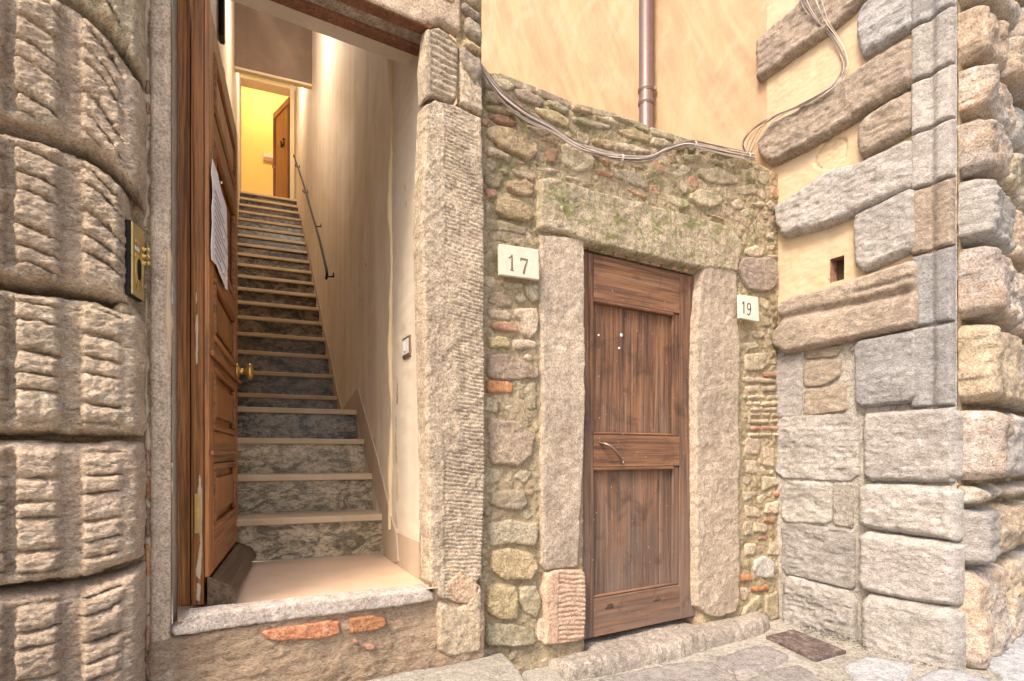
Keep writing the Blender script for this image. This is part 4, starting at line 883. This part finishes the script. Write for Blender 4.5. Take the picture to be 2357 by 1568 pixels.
def fillers():
    g_ = .012; A, Z = np.meshgrid(np.arange(sW0+.01, sW1-.01, g_), np.arange(-.96, 1.75, g_), indexing='ij'); X = np.c_[A.ravel(), Z.ravel()]
    d = sdf(X, np.array(front)); 
    obs = [[BW.px(x, y, .02) for x, y in p] for p, m, k in ST]
    for q in ([(1236, 398), (1700, 512), (1716, 560), (1712, 1430), (1598, 1430), (1598, 620), (1352, 556), (1358, 1495), (1236, 1495)], [(1146, 555), (1246, 570), (1248, 650), (1146, 638)], [(1698, 672), (1750, 680), (1752, 748), (1698, 738)], [(1340, 560), (1610, 560), (1610, 1480), (1340, 1480)]):
        obs.append([BW.px(x, y, .03) for x, y in q])
    for q in obs: d = np.minimum(d, -sdf(X, np.array(q)))
    rf = random.Random(3); out = []
    for _ in range(150):
        i = int(np.argmax(d)); r_ = d[i]
        if r_ < .011: break
        c = X[i]; r_ = min(r_, .05); n = rf.randint(4, 7); a0 = rf.uniform(0, 6); tilt = rf.uniform(-.3, .3)
        pts = []
        for k in range(n):
            t = a0+2*pi*k/n+rf.uniform(-.2, .2); q = r_*rf.uniform(.82, 1.02)
            x, y = q*cos(t)*1.12, q*sin(t)*.92; pts.append((c[0]+x*cos(tilt)-y*sin(tilt), c[1]+x*sin(tilt)+y*cos(tilt)))
        out.append(pts); d = np.minimum(d, np.hypot(X[:, 0]-c[0], X[:, 1]-c[1])-r_*1.08)
        d[i] = -1
    return out, rf
fs, rf = fillers()
for pts in fs:
    t_ = rf.random(); relief('stone' if t_ < .88 else 'brick', BW, pts, .010+rf.uniform(0, .010), 'rub_pale' if t_ < .45 else 'rub_grey' if t_ < .75 else 'rub_ochre' if t_ < .88 else 'brick', gw, res=.0062, edge=.008, base=-.004, amp=.005, freq=36, rnd=1, wob=.006, px=False)
for pts, mt, k in ST:
    nm = 'brick' if mt in (b, 'orange') else 'stone'
    relief(nm, BW, pts, .012+k*.42, mt, gw, res=.0062, edge=.011, base=-.004, amp=.005, freq=34, rnd=1, wob=.007, amp2=.007, off=.02)
# top coping slabs seen only in part
for i, (a_, c_) in enumerate(zip(topS[2:-2:2], topS[4:-1:2])):
    aa = np.array(a_); cc = np.array(c_)
    d_ = cc-aa
    P0 = BW.w(aa[0]+.01, aa[1]-.035, .018); A_ = BW.S*(d_[0]-.015)+np.array([0, 0, d_[1]]); 
    ob = box('coping_stone', P0, A_, -BW.N*.30, [0, 0, .035], 'rub_grey', gw, .008)

# stone surround
def post_h(s, z, d):
    P = np.c_[s, z, np.zeros(len(s))]; return .010*fbm(P, 5, 3, 91)+.003*fbm(P, 18, 3, 92, .5, True)
relief('doorpost', BW, [(1243, 536), (1348, 545), (1349, 900), (1346, 1050), (1338, 1200), (1335, 1310), (1300, 1312), (1256, 1318), (1245, 1300), (1246, 900)], .030, 'post', gw, res=.006, edge=.014, base=-.04, amp=.0026, freq=40, rnd=0, wob=.004, hfun=post_h)
relief('doorpost_base', BW, [(1262, 1318), (1290, 1308), (1352, 1312), (1354, 1400), (1350, 1478), (1285, 1488), (1252, 1490), (1258, 1440), (1250, 1360)], .042, 'tan', gw, res=.005, edge=.014, base=-.03, amp=.003, freq=40, rnd=1, hfun=comb_h(S(BW, 1272), .021, .006, 31, m0=-1))
relief('doorpost', BW, [(1622, 560), (1700, 600), (1704, 800), (1706, 1380), (1695, 1412), (1655, 1426), (1622, 1418), (1604, 1395), (1602, 1100), (1600, 900), (1602, 760), (1612, 640)], .034, 'post', gw, res=.006, edge=.016, base=-.04, amp=.0030, freq=38, rnd=1, wob=.005, hfun=post_h)
relief('lintel', BW, [(1240, 410), (1262, 402), (1400, 440), (1560, 482), (1690, 518), (1714, 560), (1700, 628), (1660, 622), (1612, 620), (1480, 590), (1352, 560), (1300, 538), (1240, 528)], .042, 'lintel', gw, res=.0065, edge=.018, base=-.04, amp=.005, freq=30, rnd=0, wob=.006, hfun=post_h)
for i in range(9):
    s0 = sD0+.01+i*(sD1-sD0-.02)/9
    P0 = BW.w(s0, zD1-.004-.0*i, -.030); box('brick_sliver', P0, BW.S*.036+np.array([0, 0, .012]), BW.N*.03, [0, 0, .022], 'brick' if i % 3 else 'wbr', gw, .003)
# sill stone
SF = Flat(-.902)
sp = [BW.w(S(BW, 1250), 0, .0), BW.w(S(BW, 1735), 0, .0), BW.w(S(BW, 1740), 0, .10), BW.w(S(BW, 1700), 0, .155), BW.w(S(BW, 1500), 0, .17), BW.w(S(BW, 1330), 0, .15), BW.w(S(BW, 1262), 0, .13), ]
sp = [BW.w(S(BW, 1352), 0, -.14)]+[BW.w(S(BW, 1352), 0, -.01)]+[sp[0]]+sp[:0:-1]+[BW.w(S(BW, 1600), 0, -.01), BW.w(S(BW, 1600), 0, -.14)]
o_ = relief('sill', SF, [(q[0], q[1]) for q in sp], .0, 'sillr', gw, res=.0055, edge=.045, base=-.09, amp=.006, freq=16, px=False, rnd=1, wob=.010, amp2=.012, oct=5)
if o_.data.polygons[0].normal.z < 0: o_.data.flip_normals()

# door 19
DR = Plane(30.3, rho=2.06+.022)
d19 = new_root('wooden_door', 'weathered brown wooden door with two long recessed panels in the rubble wall', 'door', tuple(DR.w(S(DR, 1475), -.9)))
x0, x1 = S(DR, 1338), S(DR, 1597); zt9 = DR.px(1352, 583)[1]; zb9 = DR.px(1470, 1443)[1]
def dz(y, x=1460): return DR.px(x, y)[1]
xl = S(DR, 1363); xr = S(DR, 1561)
r1t, r1b = zt9, dz(705); r2t, r2b = dz(1003), dz(1074); r3t, r3b = dz(1362), zb9
def db(name, s0, s1, z0, z1, h0, h1, mt, b=.003): return pbox(name, DR, s0, s1, z0, z1, h0, h1, mt, d19, b)
db('stile', x0, xl, zb9, zt9, -.03, .012, 'w19v'); db('stile', xr, x1, zb9, zt9, -.03, .012, 'w19v')
db('rail', xl+.001, xr-.001, r1b, r1t, -.03, .0115, 'w19h'); db('rail', xl+.001, xr-.001, r2b, r2t, -.03, .0115, 'w19h'); db('rail', xl+.001, xr-.001, r3b, r3t, -.03, .0115, 'w19h')
for (zz0_, zz1_) in ((r2t, r1b), (r3t, r2b)):
    n_ = 4; ed = [xl, xl+.13, xl+.27, xl+.405, xr]
    ed = np.array([xl, xl+.45*(xr-xl), xl+.78*(xr-xl), xr])
    for i in range(3):
        relief('plank', DR, [(ed[i]+.0002, zz0_), (ed[i+1]-.0002, zz0_), (ed[i+1]-.0002, zz1_), (ed[i]+.0002, zz1_)], -.012, 'w19v', d19, res=.008, edge=.003, base=-.014, amp=.0008, freq=60, px=False, rnd=0,
               hfun=lambda s, z, d: .0012*fbm(np.c_[s*90, z*3, np.zeros(len(s))], 1., 3, 5))
    db('panel_moulding', xr-.045, xr-.001, zz0_+.001, zz1_-.001, -.012, .004, 'w19v', .006)
    db('panel_moulding', xl+.001, xr-.046, zz1_-.018, zz1_-.001, -.012, .016, 'w19h', .005)
    db('panel_moulding', xl+.001, xr-.046, zz0_+.001, zz0_+.014, -.012, .004, 'w19h', .006)
# handle
hpts = [(1383, 1020), (1393, 1022), (1406, 1028), (1418, 1040), (1427, 1052), (1431, 1062)]
hh = [.016, .036, .052, .052, .034, .016]
hd = tube('handle', catmull([DR.w(*DR.px(x, y, h), h) for (x, y), h in zip(hpts, hh)], 6), [.0045+.0035*sin(pi*i/30) for i in range(31)], 'handle', d19, 8)
for x, y in (hpts[0], hpts[-1]):
    s_, z_ = DR.px(x, y, .012); V, Fc = tube_vf([DR.w(s_, z_, .0125), DR.w(s_, z_, .017)], .011, 10); mk('handle_rose', V, Fc, 'handle', hd)
for i, (x, y, r_) in enumerate([(1380.5, 771, .0052), (1433, 771, .0085), (1428, 801, .0062)]):
    s_, z_ = DR.px(x, y, 0); dt = lathe('sticker', DR.w(s_, z_, -.0095), DR.N, [(0, r_), (.002, r_*.95), (.0022, 0)], 'dot', None, 14)
    dt['label'] = ['smallest white round sticker, left of the pair on the old wooden door', 'largest white round sticker, upper one on the old wooden door', 'white round sticker just below the largest one on the old wooden door'][i]
    dt['category'] = 'sticker'; dt['group'] = 'round stickers on the wooden door'
# notches on the bottom rail
for x, y in [(1403, 1395), (1512, 1378)]:
    c = DR.px(x, y, .012); relief('notch', DR, [(c[0]-.03, c[1]-.012), (c[0]+.03, c[1]-.012), (c[0]+.018, c[1]+.012), (c[0]-.018, c[1]+.012)], .0145, 'wdk', d19, res=.004, edge=.004, base=.011, px=False, rnd=1, amp=.0005)
# dark box behind the door, shade put into its colour
pbox('door_backing', DR, x0-.02, x1+.03, zb9-.02, zt9+.12, -.12, -.045, 'dark', gw, 0)

# ------------------------------------------------------------------ house number plates
def stroke(pl, pts, wds, h0, h1, s0, z0, k):
    P = np.array(pts, float); out = []; n = len(P); Lf = []; Rt = []
    for i in range(n):
        t = P[min(i+1, n-1)]-P[max(i-1, 0)]; t /= np.linalg.norm(t)+1e-9; q = np.array([-t[1], t[0]]); w_ = wds[i]/2 if hasattr(wds, '__len__') else wds/2
        Lf.append(P[i]+q*w_); Rt.append(P[i]-q*w_)
    V = []; Fc = []
    for h in (h0, h1):
        for A in (Lf, Rt):
            for a in A: V.append(pl.w(s0+a[0]*k, z0+a[1]*k, h))
    for i in range(n-1):
        a, b_, c, d = i, i+1, n+i+1, n+i
        Fc.append([2*n+a, 2*n+b_, 2*n+c, 2*n+d]); Fc.append([a, b_, 2*n+b_, 2*n+a]); Fc.append([d+0, c, 2*n+c, 2*n+d])
    Fc.append([0, n, 3*n, 2*n]); Fc.append([n-1, 2*n-1, 4*n-1, 3*n-1])
    return V, Fc
def D1(): return [([(0.0, .76), (.16, .84), (.26, 1.0)], .07), ([(.26, 1.0), (.25, .5), (.25, .05)], [.05, .12, .13]), ([(.10, .015), (.40, .015)], .04)]
def D7(): return [([(0, .78), (.03, .93)], .05), ([(0, .93), (.55, .93)], .13), ([(.53, .90), (.36, .5), (.24, .0)], [.06, .12, .15])]
def D9():
    a = [(.27+.22*cos(t), .70+.26*sin(t)) for t in np.linspace(0, 2*pi, 19)]
    return [(a, .09), (catmull([(.49, .70), (.48, .40), (.36, .10), (.16, .0), (.03, .10)], 4), .09)]
def D1b(): return [([(.02, .78), (.2, .98)], .08), ([(.2, 1.0), (.2, .0)], .11)]
def plate(name, label, corners, mt, digits, dmat, k, offs, off=.05, sx=.8):
    q = [BW.px(x, y, off+.02) for x, y in corners]
    r = new_root(name, label, 'house number', tuple(BW.w(q[3][0], q[3][1], 0)))
    prism('plate_body', BW, q, off, off+.02, mt, r, b=.003)
    s0 = q[0][0]; z0 = min(q[2][1], q[3][1]); Wd = q[1][0]-q[0][0]; Hh = q[0][1]-q[3][1]
    for dg, (fx, fz) in zip(digits, offs):
        lst = [stroke(BW, [(x*sx, y) for x, y in pts], wds, off+.0203, off+.0212, s0+Wd*fx, q[3][1]+Hh*fz, Hh*k) for pts, wds in dg()]
        V, Fc = merge(lst); mk('digit', V, Fc, dmat, r, smooth=False)
plate('house_number_plate', 'cream marble plate with the carved number 17 on the rubble wall', [(1150, 561), (1240, 574), (1242, 644), (1151, 632)], 'tile', (D1, D7), 'digit', .52, [(.22, .20), (.52, .17)], .045, 1.0)
plate('house_number_plate', 'small white marble plate with the number 19 right of the old wooden door', [(1703, 678), (1745, 684), (1748, 741), (1704, 732)], 'tilew', (D1b, D9), 'digitb', .52, [(.13, .22), (.38, .20)], .058, .95)

def debris():
    rd = np.random.RandomState(4); V = []; Fc = []
    for _ in range(900):
        u_ = rd.rand()
        if u_ < .6: p = RB.w(RC*rd.rand(), 0, .02+abs(rd.randn())*.07)
        elif u_ < .8: p = RF.w(rd.rand()*1.6, 0, .12+abs(rd.randn())*.06)
        else: p = np.array([.5+rd.rand()*2.2, 1.7+rd.rand()*1.4, 0])
        if (p-BW.O)@BW.N < .2: continue
        z = GZ+.010; r0 = rd.uniform(.002, .008); a0 = rd.uniform(0, 6); o = len(V)
        for k in range(5): V.append([p[0]+r0*cos(a0+k*1.256)*rd.uniform(.5, 1.3), p[1]+r0*sin(a0+k*1.256)*rd.uniform(.3, .9), z+rd.uniform(-.001, .002)])
        V.append([p[0], p[1], z+r0*.5])
        Fc += [[o+k, o+(k+1) % 5, o+5] for k in range(5)]
    mk('debris', V, Fc, 'grit', ground, smooth=False, kind='stuff')
debris()
# pale step stone in front of the doorway
stq = Flat(-.812)
sto = new_root('stone_step', 'worn pale stone step lying in front of the doorway base', 'step', (-.1, 2.1, GZ))
pA = FAC.w(S(FAC, 560), 0, .01); pB = FAC.w(S(FAC, 1112), 0, .01)
P4 = [(pA[0], pA[1]), (pB[0], pB[1]), (-.035, 2.30), (.03, 2.13), (.075, 1.95), (.12, 1.6), (-.55, 1.2), (-.9, 1.35)]
o_ = relief('step_slab', stq, P4, .0, 'step', sto, res=.009, edge=.022, base=-.15, amp=.004, freq=18, px=False, rnd=0, wob=.012, amp2=.006, oct=5)
if o_.data.polygons[0].normal.z < 0: o_.data.flip_normals()
slab([(1180, 1500), (1226, 1497), (1262, 1530), (1320, 1590), (1330, 1640), (1225, 1640)], 'step', H=.03, edge=.02, res=.01)

# ================================================================== corner building
cbd = new_root('corner_building', 'tall corner building with ochre plaster, grey long-and-short quoins and rough golden bosses', 'building', tuple(cpt+[0, 0, GZ]))
sJ = 0.0
def rs(x, off=0): return RB.px(x, HY, off)[0]
sgn = 1 if RB.S[1] > 0 else -1
sB0 = rs(1100); 
smin, smax = min(RC, rs(1786)), max(RC, rs(1786))
relief('plaster_wall', RB, [(.045, -1.0), (12., -1.0), (12., 8.), (.045, 8.)], -.004, 'oplast', cbd, res=.06, edge=0, amp=.006, freq=5, px=False, rnd=0)
niche = RB.px(1913, 592); niche2 = RB.px(1940, 648)
n0, n1 = sorted((niche[0], niche2[0]))
n0 -= .006; n1 += .006
nz0 = RB.px(1926, 648)[1]; nz1 = RB.px(1926, 592)[1]
def niche_h(s, z, d):
    m = np.minimum(np.minimum(s-n0, n1-s), np.minimum(z-nz0, nz1-z)); 
    P = np.c_[s, z, np.zeros(len(s))]
    sA_, sB_ = RB.px(1880, 358)[0], RB.px(1948, 358)[0]; zc_ = RB.px(1912, 358)[1]
    e = np.sqrt(((s-(sA_+sB_)/2)/abs(sA_-sB_)*2)**2+((z-zc_)/.085)**2)+.22*fbm(P, 14, 3, 3)
    lip = np.exp(-((e-1)/.07)**2)*(z > zc_-.05)
    return -.010*lip - .004*(e < 1)*(1+fbm(P, 60, 3, 9)) + .003*fbm(P, 6, 3, 12)
relief('plaster_panel', RB, [(RC+.10, .60), (.06, .60), (.06, 4.6), (RC+.10, 4.6)], .0, 'cplast', cbd, res=.0065, edge=.0, base=-.02, amp=.003, freq=25, px=False, rnd=0, hfun=niche_h, hole=(n0, n1, nz0, nz1))
pbox('niche_back', RB, n0-.01, n1+.01, nz0-.01, nz1+.01, -.10, -.07, 'dark', cbd, 0)  # dark back panel, the hollow's shade painted in
for q in ((n0-.012, n0-.001, nz0, nz1), (n1+.001, n1+.012, nz0, nz1), (n0-.012, n1+.012, nz0-.012, nz0-.001), (n0-.012, n1+.012, nz1+.001, nz1+.012)): pbox('niche_side', RB, *q, -.068, -.003, 'brick', cbd, 0)
def q_h(seed, a=.012):
    def f(s, z, d):
        P = np.c_[s*.8, z*1.5, np.full(len(s), seed*3.3)]; return a*fbm(P, 7, 3, seed)+a*.6*fbm(P, 22, 3, seed+1, .5, True)
    return f
def quoin(pts, H, mt='quoin', sd=1, edge=.04, a=.012, rnd=1, nm='quoin', res=.007, base=None, **k):
    base = (-.012 if H > .03 else .001) if base is None else base
    return relief(nm, RB, pts, H, mt, cbd, res=res, edge=edge, base=base, amp=.0045, freq=34, rnd=rnd, wob=.004, hfun=q_h(sd, a), **k)
quoin(zD([(125, 262), (240, 160), (400, 20), (470, -80), (760, -300), (1200, -500), (1200, -160), (850, -10), (640, 185), (420, 335), (130, 548)]), .05, 'quoint', 1)
quoin(zD([(140, 1010), (135, 930), (230, 800), (420, 690), (640, 540), (820, 415), (1160, 200), (1165, 540), (800, 768), (470, 962), (215, 1090)]), .065, 'quoint', 2)
quoin(zD([(238, 1345), (420, 1230), (620, 1090), (790, 1060), (1165, 880), (1165, 1215), (900, 1350), (600, 1482), (300, 1562), (250, 1480)]), .065, 'quoin', 3)
quoin(zD([(785, 100), (820, 20), (900, -60), (1165, -180), (1165, 165), (960, 300), (820, 388), (785, 260)]), .06, 'quoinb', 4)
quoin(zD([(788, 830), (850, 740), (1165, 560), (1165, 850), (900, 1000), (812, 1042), (785, 920)]), .055, 'quoint', 5)
quoin([(1955, 515), (1960, 490), (2105, 420), (2110, 572), (1985, 628), (1960, 612)], .055, 'quoin', 6, rnd=1)
def rib_h(s, z, d):
    P = np.c_[s, z, np.zeros(len(s))]; zc0 = RB.px(2000, 690, .06)[1]
    wv = .012*fbm(P, 5, 2, 66); t = z+wv-zc0
    return -.030*np.exp(-(t/.022)**2) - .016*np.exp(-((t-.060)/.012)**2)*np.clip((rs(1960, .06)-s)/.03, 0, 1) + .010*fbm(P, 8, 3, 67)
relief('quoin', RB, zE([(290, 565), (350, 530), (700, 430), (1240, 250), (1290, 290), (1295, 740), (860, 830), (330, 935), (240, 870), (240, 800), (300, 700), (272, 600)]), .075, 'quoint', cbd, res=.0065, edge=.035, base=-.02, amp=.004, freq=36, rnd=1, hfun=rib_h)
relief('quoin', RB, zE([(830, 840), (1295, 742), (1295, 1280), (880, 1318), (840, 1290)]), .055, 'quoinb', cbd, res=.007, edge=.022, base=-.02, amp=.003, freq=40, rnd=1, hfun=q_h(8, .008))
quoin(zE([(290, 955), (484, 918), (486, 1378), (290, 1388)]), .012, 'quoin', 9, .007, .006, res=.009)
quoin(zE([(490, 890), (775, 862), (735, 950), (492, 976)]), .016, 'quoint', 10, .007, .006, res=.008)
quoin(zE([(488, 982), (758, 962), (752, 1090), (650, 1158), (488, 1172)]), .016, 'quoint', 11, .008, .006, res=.008)
quoin(zE([(490, 1184), (785, 1150), (800, 1340), (520, 1376), (485, 1376)]), .018, 'quoint', 12, .008, .006, res=.008)
quoin([(1785, 960), (1977, 948), (1979, 1110), (1785, 1101)], .014, 'quoin', 13, .008, .012)
quoin([(1978, 950), (2060, 943), (2202, 936), (2202, 1114), (1980, 1110)], .05, 'quoin', 14, .035, .009)
quoin(zF([(290, 334), (602, 340), (604, 604), (290, 588)]), .014, 'quoin', 15, .007, .010)
quoin(zF([(605, 342), (742, 346), (742, 634), (607, 606)]), .010, 'gmortar', 16, .008, .006, nm='mortar_patch')
quoin(zF([(744, 344), (1368, 366), (1368, 716), (1240, 700), (746, 628)]), .065, 'quoin', 17, .04, .009)
quoin(zF([(290, 592), (744, 636), (746, 1010), (600, 978), (290, 902)]), .016, 'quoin', 18, .008, .012)
quoin(zF([(746, 634), (1370, 718), (1366, 1010), (1360, 1120), (1100, 1092), (748, 1016)]), .075, 'quoin', 19, .04, .009)
quoin(zF([(290, 908), (748, 1016), (750, 1600), (290, 1400)]), .03, 'quoin', 20, .03, .016)
quoin(zF([(750, 1018), (1364, 1124), (1366, 1700), (760, 1600)]), .095, 'quoin', 21, .05, .009)
relief('joint_backing', RB, [(RC+.002, -1.0), (.02, -1.0), (.02, .64), (RC+.10, .64), (RC+.10, 4.2), (RC+.002, 4.2)], .004, 'gmortar', cbd, res=.012, edge=0, amp=.004, freq=20, px=False, rnd=0)
# corner band with concave flute, one stone per course
cj = [(2205, 14), (2205, 147), (2205, 272), (2205, 407), (2205, 565), (2205, 740), (2205, 935), (2205, 1113)]
zc = [RB.px(2205, -230)[1], RB.px(2205, -110)[1]]+[RB.px(*p)[1] for p in cj]
sb0 = RC; sb1 = rs(2098, .04)
fl_c = rs(2140, .04)
def band_h(sd):
    def f(s, z, d):
        P = np.c_[s, z, np.full(len(s), sd*2.)]
        t = (s-fl_c); return -.022*np.exp(-(t/.022)**2)-.006*np.clip((fl_c-s)/.05, 0, 1)*0 + .004*fbm(P, 10, 3, sd)
    return f
for i in range(len(zc)-1):
    za_, zb2 = zc[i+1]+.002, zc[i]-.002
    relief('corner_band', RB, [(sb0+.004, za_), (sb1+.01, za_), (sb1+.01, zb2), (sb0+.004, zb2)], .040, ['quoin', 'quoinb', 'quoin', 'quoin', 'quoin', 'quoint', 'quoinb', 'quoinb', 'quoinb'][i % 9], cbd, res=.006, edge=.014, base=-.03, amp=.0022, freq=40, px=False, rnd=0, hfun=band_h(i+30))
# street face with rough bosses
RF.N = RF.N if RF.N[1] < 0 else -RF.N
zb3 = [4.2, 3.6]+zc[:]+[zF([(1360, 700)])[0]]
zs = sorted(set([round(v, 4) for v in [3.9]+zc+[-.24, -.52, -1.0]]), reverse=True)
relief('joint_backing', RF, [(-.002, -1.0), (4.5, -1.0), (4.5, 5.0), (-.002, 5.0)], -.002, 'joint', cbd, res=.03, edge=0, amp=.005, freq=12, px=False, rnd=0)
rnd_ = random.Random(5)
for i in range(len(zs)-1):
    zt_, zb_2 = zs[i], zs[i+1]; s = -.004
    wds = [.34, .52, .40, .6, .5, .55, .6] if i % 2 else [.50, .38, .55, .5, .6, .5, .5]
    for j, wd_ in enumerate(wds):
        if s > 3.2: break
        H_ = rnd_.uniform(.10, .15) if zt_ > -.1 else rnd_.uniform(.08, .11)
        e_ = .012
        def bh_(sx, z, d, sd=i*17+j):
            P = np.c_[sx, z*1.3, np.full(len(sx), sd*2.7)]; 
            cre = np.abs(fbm(P, 5, 2, sd)); return .035*fbm(P, 4.5, 3, sd+3)-.03*cre+.012*fbm(P, 18, 3, sd+5, .5, True)
        relief('boss', RF, [(s+e_, zb_2+e_), (s+wd_-e_, zb_2+e_), (s+wd_-e_, zt_-e_), (s+e_, zt_-e_)], H_, ['bossm', 'quoin', 'bossm', 'boss', 'bossm'][(i+j*2) % 5], cbd, res=.010 if j < 2 else .016, edge=.048, base=-.02, amp=.009, freq=22, px=False, rnd=1, hfun=bh_, oct=5, wob=.012)
        s += wd_
# downpipe
pS = rs(1490.5, .07)
pc0 = RB.w(pS, 0, .085)
dp = new_root('downpipe', 'brown painted metal drainpipe fixed to the ochre plaster wall', 'drainpipe', tuple(RB.w(pS, 1.0, .085)))
rp = .052
tube('pipe', [pc0+[0, 0, z] for z in (GZ+.1, 7.)], rp, 'pipe', dp, 24)
zcl = [(HY-y)/F*pc0[1] for y in (208, 238)]
for z in zcl:
    c_ = tube('collar', [pc0+[0, 0, z-.02], pc0+[0, 0, z-.014], pc0+[0, 0, z+.014], pc0+[0, 0, z+.02]], [rp+.002, rp+.007, rp+.007, rp+.002], 'pipe', dp, 24)
z = zcl[0]; box('pipe_bracket', pc0+[0, 0, z+.005]+RB.S*0-RB.N*.0+np.array([.03, 0, 0]), [.05, 0, 0], [0, .02, 0], [0, 0, .03], 'handle', dp, .003)

# ------------------------------------------------------------------ cable bundles
cabs = new_root('cable_bundle', 'loose bundle of thin grey cables sagging along the top of the rubble wall', 'cables', tuple(BW.w(S(BW, 1400), .9, .04)))
mainp = [(1096, 120), (1112, 160), (1150, 215), (1205, 262), (1270, 298), (1330, 336), (1390, 356), (1450, 366), (1500, 364), (1540, 344), (1585, 332), (1640, 342), (1700, 356), (1738, 362)]
rc = random.Random(11)
for i in range(13):
    pts = []
    ph = rc.uniform(0, 6); spread = rc.uniform(-1, 1)
    for j, (x, y) in enumerate(mainp):
        f = max(0, 1-j/5.0); 
        dy = spread*(14+28*f*(j > 0)+8*f) + 3.5*sin(ph+j*1.3)+2*sin(ph*2.7+j*2.4); dx = spread*14*f*(j > 0)
        off = .055+.012*sin(ph*2+j*.9)
        pts.append(BW.w(*BW.px(x+dx*-1, y-dy*.6, off), off))
    tube('cable', catmull(pts, 7), rc.choice([.0018, .0023, .0029]), rc.choice(['cable', 'cabled', 'cabled', 'cablel']), cabs, 6)
for (x, y) in [(1430, 364), (1598, 333), (1722, 360)]:
    s_, z_ = BW.px(x, y, .055); lathe('cable_tie', BW.w(s_-.006, z_, .055), BW.S, [(0, .016), (.003, .018), (.009, .018), (.012, .016)], 'cablel', cabs, 12)
cab2 = new_root('cable_bundle', 'bunch of thin cables running up over the long quoin stones from the wall top', 'cables', tuple(RB.w(rs(1850), 2.2, .08)))
up = [(1722, 356), (1728, 330), (1750, 296), (1790, 268), (1850, 240), (1905, 208), (1935, 180), (1945, 150), (1936, 115), (1915, 80), (1890, 50), (1872, 20), (1860, -20), (1855, -80)]
for i in range(9):
    pts = []; ph = rc.uniform(0, 6); sp_ = rc.uniform(-1, 1)
    for j, (x, y) in enumerate(up):
        k_ = [4, 16, 14, 5, 3, 3, 3, 5, 7, 10, 14, 17, 17, 17][j]
        off = [.03, .06, .085, .085, .085, .08, .03, .02, .02, .03, .06, .075, .075, .075][j]+.004*sin(ph+j)
        pts.append(RB.w(*RB.px(x+sp_*k_*1.5+2.5*sin(ph+j*1.1), y-abs(sp_)*k_*.25+3*sin(ph*3+j*1.7), off), off))
    tube('cable', catmull(pts, 7), rc.choice([.0015, .002, .0025]), rc.choice(['cable', 'cabled', 'cabled', 'cablel']), cab2, 6)

# ================================================================== lamp inferred for the yellow room, fill lights added in the stairwell
def lamp(name, loc, e_, c, r=.1):
    l = bpy.data.lights.new(name, 'POINT'); l.energy = e_; l.color = c; l.shadow_soft_size = r
    o = bpy.data.objects.new(name, l); col.objects.link(o); o.location = loc; return o
lc = (rr[0]+rr[1])/2+nE*.7-dE*.1
rl = new_root('ceiling_lamp', 'round warm ceiling lamp lighting the yellow room at the top of the stairs', 'lamp', (lc[0], lc[1], 6.75))
lathe('lamp_shade', np.array([lc[0], lc[1], 6.88]), np.array([0, 0.001, -1.]), [(0, .1), (.03, .12), (.05, .1), (.055, .0)], 'paper', rl, 16)
lamp('room_light', (lc[0], lc[1], 6.6), 22, (1, .86, .66))
hc = (rw(4.7)+tread_left(rw(4.7)))/2
hl = new_root('added_hall_lamp', 'small warm lamp added out of view under the stairwell ceiling', 'lamp', (hc[0], hc[1], 4.12))  # unseen lamp added to brighten the stairwell
lathe('lamp_shade', np.array([hc[0], hc[1], 4.2]), np.array([0, 0.001, -1.]), [(0, .1), (.04, .12), (.06, .1), (.065, .0)], 'paper', hl, 16)
lamp('hall_fill_light', (hc[0], hc[1], 4.02), 30, (1, .95, .88), .25)  # fill light of the added stairwell lamp
hc2 = (rw(7.3)+lw(7.3))/2
lamp('upper_stair_fill', (hc2[0], hc2[1], 5.2), 20, (1, .93, .82), .12)  # bare point light added over the upper flight, no fixture
